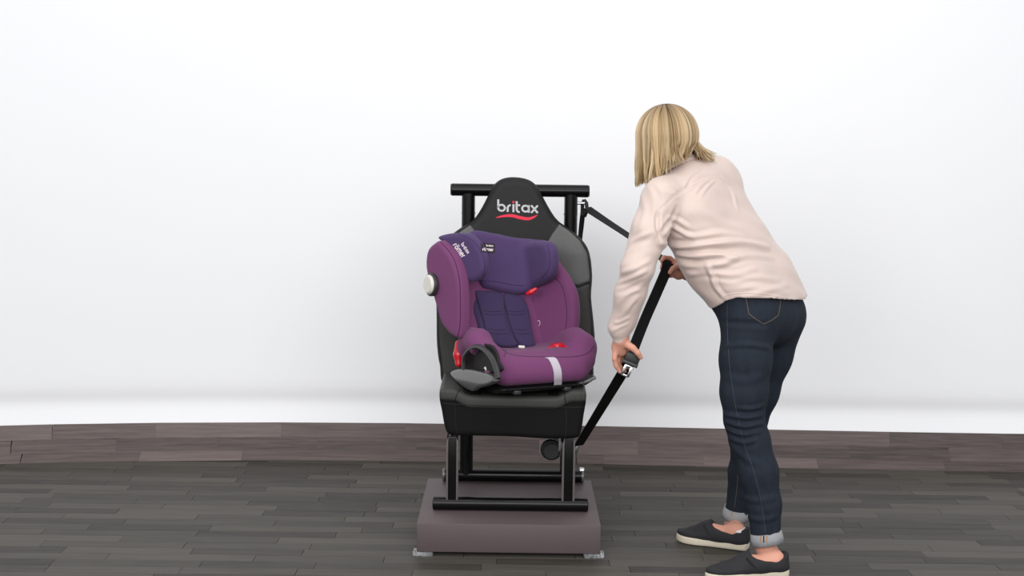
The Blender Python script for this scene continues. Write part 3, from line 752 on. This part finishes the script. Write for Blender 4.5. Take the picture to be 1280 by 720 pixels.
# ------------------------------------------------------------------ woman
near_foot = PF(958, 716); far_foot = PF(915, 682)
W = thing('person', 'blonde woman in pale pink blouse and rolled dark jeans bending forward, pulling a black belt', 'person', (near_foot+far_foot)/2)
J = lambda *a: np.array(P(*a))
# skeleton (pixel x, pixel y, distance) -> metres
HL, HR = J(937, 385, 4.53), J(966, 382, 4.71)
KN, AN = J(930, 524, 4.47), J(958, 688, 4.43)
KF, AF = J(938, 526, 4.74), J(917, 658, 4.80)
SL, SR = J(826, 247, 4.49), J(903, 224, 4.77)
EL, WL = J(797, 335, 4.42), J(776, 425, 4.47)
ER, WR = J(893, 297, 4.97), J(861, 342, 4.83)
NB, NT = J(862, 213, 4.66), J(838, 190, 4.63)
HC = J(828, 177, 4.61)
lo = (J(750, 400, 4.6)[0], 4.22, -.02); hi = (J(1030, 400, 4.6)[0], 5.10, 1.66)
Fd = Vector((-.74, .40, -.42)).normalized(); Ud = (Vector((-.05, .0, 1))-Fd*Fd.dot(Vector((-.05, 0, 1)))).normalized(); Sd = Ud.cross(Fd).normalized()
def H(f, u, s_): return np.array(Vector(HC)+Fd*f+Ud*u+Sd*s_)
v = Vol(lo, hi, .004)
# torso
def torso(v, e, k=.06):
    v.chain([J(942, 392, 4.54), J(900, 329, 4.57), J(858, 268, 4.57)], [.090+e, .088+e, .100+e], k)
    v.chain([J(966, 386, 4.71), J(926, 306, 4.70), J(888, 250, 4.74)], [.092+e, .085+e, .095+e], k)
    v.chain([SL, J(862, 226, 4.64), SR], [.048+e, .06+e, .048+e], k)
    v.chain([J(955, 395, 4.62), J(905, 315, 4.64), J(868, 245, 4.66)], [.088+e, .092+e, .1+e], k)
torso(v, -.006)
v.chain([NB, NT], [.052, .05], .03)
for hp, kn, an in ((HL, KN, AN), (HR, KF, AF)):
    mid = hp+(kn-hp)*.45
    calf = kn+(an-kn)*.35+np.array([.003, 0, 0])
    v.chain([hp, mid, kn], [.084, .072, .052], .03); v.chain([kn, calf, an], [.048, .043, .031], .02)
v.chain([SL, (SL+EL)/2, EL], [.046, .042, .036], .02); v.chain([EL, EL+(WL-EL)*.35, WL], [.036, .036, .025], .02)
v.chain([SR, (SR+ER)/2, ER], [.046, .042, .036], .02); v.chain([ER, ER+(WR-ER)*.35, WR], [.036, .036, .025], .02)
# head and face
v.ell(H(-.012, .018, 0), (.094, .098, .074), [list(Fd), list(Ud), list(Sd)], .02)
v.cone(H(.028, -.045, 0), H(.052, -.092, 0), .055, .026, .03)
v.cone(H(-.03, -.03, 0), NT, .06, .05, .03)
v.cone(H(.082, .008, 0), H(.104, -.030, 0), .007, .012, .012)            # nose
v.cone(H(.090, -.034, -.009), H(.090, -.034, .009), .008, .008, .006)
v.cone(H(.080, -.056, -.018), H(.080, -.056, .018), .007, .007, .006)    # lips
v.cone(H(.077, -.066, -.014), H(.077, -.066, .014), .007, .007, .005)
for s_ in (-1, 1):
    v.ell(H(.086, .0, s_*.032), (.014, .0085, .0155), [list(Fd), list(Ud), list(Sd)], .008, 'sub')
    v.cone(H(.074, .022, s_*.015), H(.062, .020, s_*.044), .009, .006, .014)   # brow ridge
    v.ell(H(.058, -.028, s_*.038), (.022, .02, .022), None, .02)             # cheek
    v.ell(H(-.012, -.008, s_*.074), (.016, .028, .006), [list(Fd), list(Ud), list(Sd)], .005)
# left hand on the buckle
def fing(v, pts, rs): v.chain([J(*p) for p in pts], rs, .004)
v.cone(WL, J(775, 437, 4.492), .0245, .026, .012)
v.cone(J(771, 434, 4.478), J(781, 438, 4.510), .018, .018, .012)
fing(v, [(783, 430, 4.462), (791, 435, 4.450), (797, 441, 4.448), (801, 447, 4.455)], [.0145, .0115, .0098, .008])
fing(v, [(770, 437, 4.473), (768, 448, 4.468), (770, 457, 4.474), (775, 465, 4.482)], [.012, .0095, .0088, .007])
fing(v, [(773, 440, 4.494), (772, 451, 4.497), (775, 459, 4.508), (781, 464, 4.52)], [.012, .0097, .0088, .0075])
fing(v, [(777, 441, 4.512), (778, 452, 4.522), (783, 458, 4.530), (790, 460, 4.53)], [.012, .0095, .0086, .0072])
fing(v, [(781, 440, 4.524), (785, 449, 4.537), (790, 454, 4.543), (796, 455, 4.54)], [.011, .0085, .0078, .0068])
# right hand gripping the strap
v.cone(WR, J(848, 338, 4.80), .025, .027, .012)
v.cone(J(846, 331, 4.80), J(848, 344, 4.795), .017, .017, .012)
fing(v, [(845, 329, 4.80), (837, 323, 4.80), (830, 322, 4.785), (827, 326, 4.765)], [.0115, .0098, .0088, .0075])
fing(v, [(845, 334, 4.805), (836, 330, 4.805), (829, 330, 4.787), (827, 335, 4.765)], [.0115, .0098, .009, .0076])
fing(v, [(845, 339, 4.80), (836, 337, 4.803), (830, 338, 4.785), (828, 343, 4.765)], [.0115, .0096, .0088, .0074])
fing(v, [(847, 344, 4.795), (839, 344, 4.797), (833, 346, 4.782), (832, 350, 4.765)], [.0105, .0085, .0078, .0068])
fing(v, [(853, 336, 4.785), (847, 333, 4.757), (841, 336, 4.745), (837, 341, 4.745)], [.014, .0115, .0098, .0082])
# feet inside the shoes
def foot_frame(heel, toe): 
    d = (toe-heel); d.z = 0; L = d.length; return Vector(heel), d.normalized(), L
nh, nt_ = PF(981, 719), PF(884, 725.5); fh, ft = PF(933, 687), PF(849, 675)
feet = []
for heel, toe, an in ((nh, nt_, AN), (fh, ft, AF)):
    hv, dv, L = foot_frame(heel, toe); L = max(L, .26); sv = ZZ.cross(dv); feet.append((hv, dv, sv, L))
    q = lambda f, s_, z: np.array(hv+dv*f+sv*s_+ZZ*z)
    v.chain([an, q(.04, 0, .058), ], [.033, .033], .02); v.chain([q(.04, 0, .055), q(.13, 0, .05), q(L-.06, 0, .042)], [.028, .026, .02], .02)
    v.ell(an+np.array([0, -.028, 0.0]), (.011, .012, .014), None, .01)
body, boV, boQ = vobj('body', v, M['skin'], W, 1)
for s_ in (-1, 1):
    e = MB(); c = Vector(H(.0655, .0, s_*.031)); n_ = 12
    for i in range(n_+1):
        for j in range(n_*2):
            a, b_ = math.pi*i/n_, math.pi*j/n_; e.V.append(c+Vector((math.sin(a)*math.cos(b_), math.sin(a)*math.sin(b_), math.cos(a)))*.0125)
    for i in range(n_):
        for j in range(2*n_): j2 = (j+1) % (2*n_); e.F.append((i*2*n_+j, i*2*n_+j2, (i+1)*2*n_+j2, (i+1)*2*n_+j))
    eo = e.build('eye', M['eye'], W); MB().rod(c+Fd*.0105, c+Fd*.0128, .006, 16, .0008).build('iris', M['iris'], eo)
    MB().tube([H(.086, .023, s_*.014), H(.081, .027, s_*.028), H(.068, .024, s_*.044)], [.002, .0025, .001], 6).build('eyebrow', M['brow'], W)

# jeans
v = Vol(lo, (hi[0], hi[1], 1.12), .0045)
v.chain([J(940, 392, 4.54), J(918, 358, 4.56), J(901, 333, 4.575)], [.109, .096, .089], .05); v.chain([J(967, 388, 4.71), J(945, 345, 4.70), J(932, 318, 4.70)], [.108, .095, .088], .05)
v.chain([J(955, 395, 4.62), J(915, 328, 4.635)], [.115, .104], .05)
v.chain([J(935, 398, 4.52), J(932, 450, 4.49), J(930, 490, 4.475), KN+np.array([0, 0, .0])], [.094, .086, .078, .068], .03)
v.chain([KN, J(937, 550, 4.465), J(948, 590, 4.45), J(955, 630, 4.44), J(957.5, 674, 4.43)], [.067, .068, .067, .058, .051], .02)
v.chain([J(972, 398, 4.71), J(960, 445, 4.725), J(948, 490, 4.73), KF], [.098, .083, .070, .060], .03)
v.chain([KF, J(934, 560, 4.76), J(929, 590, 4.78), J(921, 645, 4.80)], [.058, .057, .053, .043], .02)
# cut the leg ends and the waist
pN = J(958, 671.5, 4.43); pFc = J(919, 641, 4.80)
nF = Vector((AF-KF).tolist()).normalized(); nN = Vector((AN-KN).tolist()).normalized()
v.put(lambda X, Y, Z: -((X-pN[0])*nN.x+(Y-pN[1])*nN.y+(Z-pN[2])*nN.z), pN-np.array([.1, .1, .1]), pN+np.array([.1, .1, .12]), op='sub', pad=0)
v.put(lambda X, Y, Z: -((X-pFc[0])*nF.x+(Y-pFc[1])*nF.y+(Z-pFc[2])*nF.z), pFc-np.array([.1, .1, .1]), pFc+np.array([.1, .1, .12]), op='sub', pad=0)
V, Q = v.mesh(1)
def folds(V, Q, tree, defs):
    N = normals(V, Q); D = np.zeros(len(V))
    for pts, amp, wd in defs:
        sp = spline(pts, False, 5); pp = []
        for q in sp:
            h = cast(tree, q[0], q[1])
            if h: pp.append(list(h[0]))
        if len(pp) < 2: continue
        pp = np.array(pp); lo_ = pp.min(0)-3*wd; hi_ = pp.max(0)+3*wd
        m = ((V > lo_) & (V < hi_)).all(1); I = np.where(m)[0]
        best = np.full(len(I), 9.0); bt = np.zeros(len(I))
        for i in range(len(pp)-1):
            a, b_ = pp[i], pp[i+1]; ab = b_-a; t = np.clip(((V[I]-a)@ab)/max(ab@ab, 1e-9), 0, 1)
            d = np.linalg.norm(V[I]-a-t[:, None]*ab, axis=1); u = d < best; best[u] = d[u]; bt[u] = (i+t[u])/(len(pp)-1)
        x = best/wd; taper = np.sin(np.pi*np.clip(bt*.9+.05, 0, 1))**.7
        D[I] += amp*taper*(np.exp(-x*x)*1.3-.45*np.exp(-((x-1.7)/.8)**2))
    return V+N*D[:, None]
t_ = bvh(V, Q)
jf = [([(905, 403), (930, 404), (960, 406)], -.004, .010), ([(908, 433), (935, 431), (962, 435)], .005, .009), ([(905, 518), (930, 522), (953, 519)], .006, .009), ([(907, 527), (930, 533), (953, 529)], .006, .009),
      ([(908, 536), (928, 543), (950, 539)], .006, .009), ([(911, 547), (930, 553), (945, 549)], .005, .009), ([(920, 510), (940, 511), (954, 507)], .004, .008), ([(925, 620), (945, 626), (970, 622)], .003, .01), ([(932, 645), (950, 650), (972, 646)], .0035, .01),
      ([(915, 560), (935, 575), (950, 580)], .003, .012), ([(905, 470), (930, 476), (955, 470)], .003, .014), ([(945, 605), (960, 640), (962, 665)], .003, .01)]
V = folds(V, Q, t_, jf)
jo = mobj('jeans', V, Q, M['denim'], W)
jt = bvh(V, Q)
seam('pocket_stitching', jt, [(932, 371), (934, 381), (936, 392)], M['stitch'], jo, .0011); seam('pocket_stitching', jt, [(936, 392), (945, 399), (955, 405)], M['stitch'], jo, .0011)
seam('pocket_stitching', jt, [(955, 405), (965, 400), (973, 394)], M['stitch'], jo, .0011); seam('pocket_stitching', jt, [(973, 394), (975, 383), (976, 373)], M['stitch'], jo, .0011)
seam('side_seam', jt, [(909, 380), (909, 400), (910, 430), (913, 465), (918, 500), (923, 525), (930, 555), (941, 585), (950, 620), (955, 650), (957, 666)], M['dseam'], jo, .0013)
seam('inner_seam', jt, [(921, 575), (922, 600), (920, 620), (918, 634)], M['stitch'], jo, .0009)
# turned-up cuffs: open bands
def band(name, c, ax, r0, r1, h_, m, par, th=.004, n=40, sq=1.0):
    c = Vector(c); ax = Vector(ax).normalized(); x = ax.cross(Vector((0, 1, 0))).normalized(); y = ax.cross(x); V = []; Fc = []
    rings = [(-h_/2, r0), (0, (r0+r1)/2+.001), (h_/2, r1), (h_/2, r1-th), (0, (r0+r1)/2-th), (-h_/2, r0-th)]
    for (t, r) in rings:
        for k in range(n):
            a = 2*math.pi*k/n; rr = r*(1+.02*math.sin(3*a+1)+.012*math.sin(7*a)); V.append(tuple(c+ax*t+x*(math.cos(a)*rr)+y*(math.sin(a)*rr*sq)))
    R_ = len(rings)
    for i in range(R_):
        for k in range(n): k2 = (k+1) % n; i2 = (i+1) % R_; Fc.append((i*n+k, i*n+k2, i2*n+k2, i2*n+k))
    return mobj(name, V, Fc, m, par)
cn = band('cuff', J(958, 671.5, 4.43), nN, .053, .0575, .040, M['denimin'], jo)
cf = band('cuff', J(920, 641, 4.80), nF, .0475, .0525, .042, M['denimin'], jo)
for c_, xs_ in ((cn, (951, 958.5)),):
    tr = BVHTree.FromPolygons([tuple(v_.co+base_of(jo)) for v_ in c_.data.vertices], [tuple(p.vertices) for p in c_.data.polygons])
    for x_ in xs_: seam('cuff_stitching', tr, [(x_, 665), (x_, 671), (x_, 678)], M['stitch2'], c_, .0022)
    seam('cuff_seam', tr, [(954.7, 665), (954.7, 671), (954.7, 678)], M['seamk'], c_, .0022)
tr = BVHTree.FromPolygons([tuple(v_.co+base_of(jo)) for v_ in cf.data.vertices], [tuple(p.vertices) for p in cf.data.polygons])
seam('cuff_stitching', tr, [(915.5, 637), (915, 642), (914.5, 647)], M['stitch2'], cf, .002)

# blouse
v = Vol((lo[0], lo[1], .78), (hi[0]+.02, hi[1], 1.58), .0045)
k = .06
v.chain([J(942, 384, 4.535), J(923, 359, 4.55), J(895, 327, 4.56), J(858, 268, 4.56)], [.110, .108, .107, .112], k)
v.chain([J(973, 377, 4.71), J(952, 345, 4.70), J(924, 306, 4.70), J(893, 247, 4.735)], [.106, .102, .098, .106], k)
v.chain([J(957, 388, 4.62), J(905, 315, 4.64), J(868, 245, 4.65)], [.118, .113, .112], k)
v.chain([SL, J(858, 228, 4.63), SR], [.060, .07, .058], .05)
v.chain([J(880, 222, 4.67), J(897, 214, 4.72)], [.055, .048], .05)
v.chain([SL, J(812, 290, 4.455), EL], [.064, .062, .055], .025)
v.chain([EL, J(787, 370, 4.44), J(780, 398, 4.46), J(775, 413, 4.467)], [.055, .052, .043, .038], .02)
v.ell(J(774, 410, 4.467), (.040, .037, .028), None, .012)
v.chain([SR, (SR+ER)/2, ER, ER+(WR-ER)*.7], [.058, .054, .048, .04], .02)
v.cone(J(775, 416, 4.468), J(776, 423, 4.470), .030, .029, .004)          # buttoned cuff
# neck opening and hem
v.cone(J(857, 205, 4.655), J(828, 180, 4.63), .058, .07, op='sub')
hc = [J(893, 392, 4.56), J(905, 371, 4.42), J(955, 370.5, 4.5), J(1010, 379, 4.72)]
hp_ = np.array(PF(0, 0, 0)) if False else None
# hem: surface cut by a gently curved sheet, higher at the side, lower at the back
hz = J(955, 371, 4.5)[2]
def hem(X, Y, Z):
    xx = (X-J(905, 371, 4.5)[0])/(J(1010, 371, 4.6)[0]-J(905, 371, 4.5)[0])
    cz = np.interp(xx.ravel(), [-.3, -.12, 0, .1, .5, .85, 1.0, 1.2], [-.075, -.048, -.01, .003, .002, -.020, -.022, -.01]).reshape(xx.shape)
    dep = (Y-4.47)*.10                    # farther points of the hem hang level: same height plus camera fall
    return (Z-(hz+cz+dep*0))
v.put(lambda X, Y, Z: hem(X, Y, Z), (J(868, 400, 4.5)[0], 4.2, .75), (hi[0]+.02, 5.1, 1.12), op='sub', pad=0)
V, Q = v.mesh(1); t_ = bvh(V, Q)
bf = [([(824, 303), (845, 308), (880, 306), (925, 303), (960, 309)], .009, .012), ([(829, 311), (860, 320), (890, 318), (920, 322)], .008, .010), ([(842, 296), (870, 297), (900, 292), (930, 296)], .005, .011),
      ([(850, 330), (875, 334), (900, 330), (930, 320), (965, 322)], .006, .011), ([(860, 343), (885, 340), (915, 344), (945, 336)], .005, .010), ([(884, 330), (890, 345), (895, 360), (905, 372)], .007, .009),
      ([(895, 350), (915, 352), (940, 347), (975, 350)], .004, .012), ([(826, 292), (833, 283), (840, 272), (845, 260)], -.006, .009), ([(826, 300), (822, 285), (822, 268)], -.008, .008), ([(838, 282), (852, 290), (866, 296)], .006, .008),
      ([(835, 272), (848, 276), (860, 284)], .004, .008), ([(868, 242), (878, 230), (888, 224)], .003, .005), ([(876, 246), (885, 233), (893, 226)], .003, .005), ([(850, 243), (840, 236), (826, 233)], -.002, .009),
      ([(858, 236), (866, 222), (880, 213)], -.004, .006), ([(826, 262), (842, 246), (862, 232), (880, 222), (902, 220)], -.0015, .006), ([(903, 222), (915, 240), (922, 262)], .004, .01),
      ([(788, 302), (800, 296), (814, 290)], 0.0036, .008), ([(784, 312), (798, 304), (812, 300)], -0.0024, .008), ([(776, 342), (792, 336), (812, 326)], 0.0042, .009), ([(772, 354), (788, 348), (808, 338)], 0.0042, .008),
      ([(771, 366), (786, 362), (802, 352)], -0.0030, .008), ([(773, 380), (786, 366), (800, 362)], 0.0030, .008), ([(776, 398), (786, 384), (797, 372)], 0.0030, .008), ([(768, 404), (777, 402), (786, 396)], 0.0030, .006), ([(765, 414), (775, 409), (784, 405)], 0.0024, .006),
      ([(800, 240), (806, 262), (800, 290)], 0.0024, .012), ([(815, 230), (824, 250), (820, 275)], -0.0024, .01), ([(880, 262), (905, 280), (935, 286)], .003, .016), ([(905, 361), (940, 358), (985, 366)], .003, .012), ([(920, 375), (950, 366), (985, 356)], .003, .01)]
V = folds(V, Q, t_, bf)
N_ = normals(V, Q)
V = V+N_*(.0022*np.sin(V[:, 0]*34+V[:, 2]*61+2*np.sin(V[:, 1]*19))*np.sin(V[:, 2]*23-V[:, 0]*17))[:, None]
blo = mobj('blouse', V, Q, M['blouse'], W)
bt_ = bvh(V, Q)
seam('yoke_seam', bt_, [(822, 262), (840, 246), (862, 234), (880, 225), (900, 222), (912, 232)], M['blouse'], blo, .0011)
seam('hem_stitching', bt_, [(903, 372), (915, 367), (950, 367), (985, 373), (1004, 374)], M['blouse'], blo, .0018)
# stand-up collar
cp = spline([list(J(828, 212, 4.555)), list(J(840, 205, 4.555)), list(J(854, 199, 4.57)), list(J(868, 196, 4.62)), list(J(873, 198, 4.69)), list(J(866, 204, 4.75))], False, 6)
n_ax = (Vector(NT.tolist())-Vector(NB.tolist())).normalized()
mb = MB(); mb.ribbon([Vector(p) for p in cp], [n_ax*.014]*len(cp), [(Vector(p)-Vector(NB.tolist())) for p in cp], .0025); mb.build('collar', M['blouse'], blo)

# hair: layered strands falling from the parting
mh = bpy.data.materials.new('blonde_hair'); mh.use_nodes = True; nt = mh.node_tree; b = nt.nodes['Principled BSDF']
at = nt.nodes.new('ShaderNodeAttribute'); at.attribute_name = 'tint'; nt.links.new(at.outputs['Color'], b.inputs['Base Color'])
b.inputs['Roughness'].default_value = .38; b.inputs['Specular IOR Level'].default_value = .4
hv_, hf_, hcname = [], [], []
AX = [np.array(Fd), np.array(Ud), np.array(Sd)]; HE = np.array([.104, .104, .098]); hcen = H(-.024, .010, 0)
light_ = np.array(lin((226, 202, 164))); mid_ = np.array(lin((180, 150, 108))); dark_ = np.array(lin((106, 84, 60)))
def ell_point(dirv, infl):
    q = np.array([dirv@a for a in AX]); s_ = 1/np.sqrt(((q/(HE+infl))**2).sum()); return hcen+dirv*s_
def strand(az, infl, wdt, zend, drift, tint, start, az1=None):
    """az: compass direction the strand falls towards (world), start: how far down from the crown it begins"""
    hd_ = np.array([math.cos(az), math.sin(az), 0]); pts = []
    top = np.array(Ud)*.0+np.array([-.10, .05, 1.0]); top /= np.linalg.norm(top)
    n1 = 9
    for i in range(n1):
        a = start+(R(98)-start)*i/(n1-1)
        if az1 is not None:
            k_ = min(1, (a-start)/R(78)); k_ = k_*k_*(3-2*k_); a2 = az+(az1-az)*k_; hd_ = np.array([math.cos(a2), math.sin(a2), 0])
        d = top*math.cos(a)+hd_*math.sin(a); d /= np.linalg.norm(d); pts.append(ell_point(d, infl))
    p = pts[-1].copy(); n2 = 9; z0 = p[2]
    for i in range(1, n2+1):
        t = i/n2; q = p.copy(); q[2] = z0+(zend-z0)*t; q[:2] += np.array(drift)*t**1.5; q += .003*np.array([math.sin(7*t+az*9), math.cos(6*t+az*7), 0])*t; pts.append(q)
    pts = np.array(pts); pts = spline(pts, False, 2); b0 = len(hv_); n = 5; L = len(pts)
    for i, p in enumerate(pts):
        t = i/(L-1); T_ = pts[min(i+1, L-1)]-pts[max(i-1, 0)]; T_ /= np.linalg.norm(T_)
        out = p-hcen; out -= T_*(out@T_); out /= max(np.linalg.norm(out), 1e-6); sd = np.cross(T_, out)
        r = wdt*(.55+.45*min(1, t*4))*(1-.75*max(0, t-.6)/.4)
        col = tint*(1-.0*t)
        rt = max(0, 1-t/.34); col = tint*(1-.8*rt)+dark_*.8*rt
        for k in range(n):
            a = 2*math.pi*k/n; hv_.append(p+sd*math.cos(a)*r+out*math.sin(a)*r*.45); hcname.append(col)
    for i in range(L-1):
        for k in range(n): k2 = (k+1) % n; hf_.append((b0+i*n+k, b0+i*n+k2, b0+(i+1)*n+k2, b0+(i+1)*n+k))
zl = J(805, 228, 4.62)[2]; zr2 = J(860, 206, 4.62)[2]
zy = lambda y_: J(830, y_, 4.62)[2]
for lk in range(112):
    az0 = random.uniform(-math.pi, math.pi)
    sweep = None
    if R(112) < az0 < R(174): sweep = R(112)-random.uniform(0, .15) if az0 < R(140) else R(174)+random.uniform(0, .15)   # parted over the face
    c = random.random(); tl = light_*.75+mid_*.25 if c < .36 else (mid_*.75+light_*.25 if c < .72 else dark_*.35+mid_*.65); tl = tl*random.uniform(.78, 1.05)
    layer = random.choice([-.007, -.002, .003, .007]); lend = random.uniform(0, 1); sway = random.uniform(-.022, .022); st0 = R(random.uniform(.5, 14))
    for i in range(15):
        g = random.gauss(0, 1); az = az0+g*.085
        dx, dy = (math.cos(az), math.sin(az)) if sweep is None else (math.cos(sweep), math.sin(sweep)); u_ = (dx+1)/2
        ze = float(np.interp(u_, [0, .2, .35, .5, .65, .8, 1], [zy(230), zy(226), zy(216), zy(206), zy(200), zy(196), zy(194)])); ze += (.03*lend-.008)*(1 if u_ > .3 else .5)+random.uniform(-.010, .006)
        drift = [.006-.004*dx, 0.0]
        if u_ > .62: drift = [-.018-.02*lend, -.012*dy]
        if u_ > .72 and dy > -.35: drift = [.02+.055*random.random(), .025]; ze = zy(random.uniform(191, 203))
        if dx < -.2: drift = [-.006+.030*lend*max(0, -dx), -.01*dy]
        rad = .098; drift = [drift[0]+sway*(-dy)+math.sin(az0)*g*.085*rad*.7, drift[1]+sway*dx-math.cos(az0)*g*.085*rad*.7]
        strand(az, layer-.0035*abs(g)+random.uniform(-.001, .001), random.uniform(.0024, .0044), ze, drift, tl*random.uniform(.78, 1.15), st0, None if sweep is None else sweep+g*.03)
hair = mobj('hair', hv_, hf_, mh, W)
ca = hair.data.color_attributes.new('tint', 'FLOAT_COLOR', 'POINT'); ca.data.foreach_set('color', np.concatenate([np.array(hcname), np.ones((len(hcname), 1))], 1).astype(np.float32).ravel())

# shoes
for si, (hv, dv, sv, L) in enumerate(feet):
    q = lambda f, s_, z: np.array(hv+dv*f+sv*s_+ZZ*z)
    foot = spline([(-.008, 0), (.0, .03), (.06, .034), (.13, .037), (L*.72, .046), (L*.9, .038), (L+.004, .012), (L+.004, -.012), (L*.9, -.036), (L*.72, -.043), (.13, -.034), (.06, -.034), (.0, -.03)], True, 3)
    blo_ = np.array(hv)-np.array([.42, .25, .03]); bhi_ = np.array(hv)+np.array([.2, .3, .22])
    v = Vol(blo_, bhi_, .004); v.prism(hv, dv, sv, foot, .001, .030, .006)
    so_, sV, sQ = vobj('shoe_sole', v, M['sole'], W)
    v = Vol(blo_, bhi_, .0035)
    v.prism(hv, dv, sv, foot*np.array([.985, .95])+np.array([.002, 0]), .024, .045, .008)
    v.chain([q(.035, 0, .050), q(.10, 0, .050), q(.155, 0, .047), q(L-.055, 0, .034)], [.036, .036, .034, .026], .02)
    v.cone(q(.025, 0, .045), q(.020, 0, .078), .030, .029, .02); v.cone(q(.12, 0, .05), q(.135, 0, .068), .03, .025, .02)
    def collar_cut(X, Y, Z):
        f_ = (X-hv.x)*dv.x+(Y-hv.y)*dv.y+Z*0
        return (np.interp(f_.ravel(), [-.05, 0, .025, .055, .085, .115, .132, .15], [.090, .084, .070, .062, .063, .072, .082, .16]).reshape(f_.shape)-Z)*.8
    v.put(collar_cut, blo_, bhi_, op='sub', pad=0)
    v.plane(q(0, 0, .022), (0, 0, -1))
    uo_, uV, uQ = vobj('shoe_upper', v, M['shoe'], W)
    # elastic gore: a dark wedge on each side
    for sg in (-1, 1):
        t_ = bvh(uV, uQ); mb = MB()
        g = []
        for f_, z_ in ((.142, .080), (.128, .062), (.112, .046)):
            h = t_.ray_cast(Vector(q(f_+.012, sg*.2, z_)), -sv*sg)
            if h[0] is not None: g.append(h[0])
        if len(g) > 2: mb.tube(g, [.0085, .006, .002], 8, True, .35).build('elastic_gore', M['shoegore'], uo_)
    mb = MB(); ring_ = []
    t_ = bvh(boV, boQ)
    if si == 1:
        v = Vol(blo_, bhi_, .004); v.ell(q(.024, 0, .070), (.032, .0345, .010), [list(dv), list(sv), [0, 0, 1]]); vobj('ankle_sock', v, M['sock'], W)
print('planks', nplk)
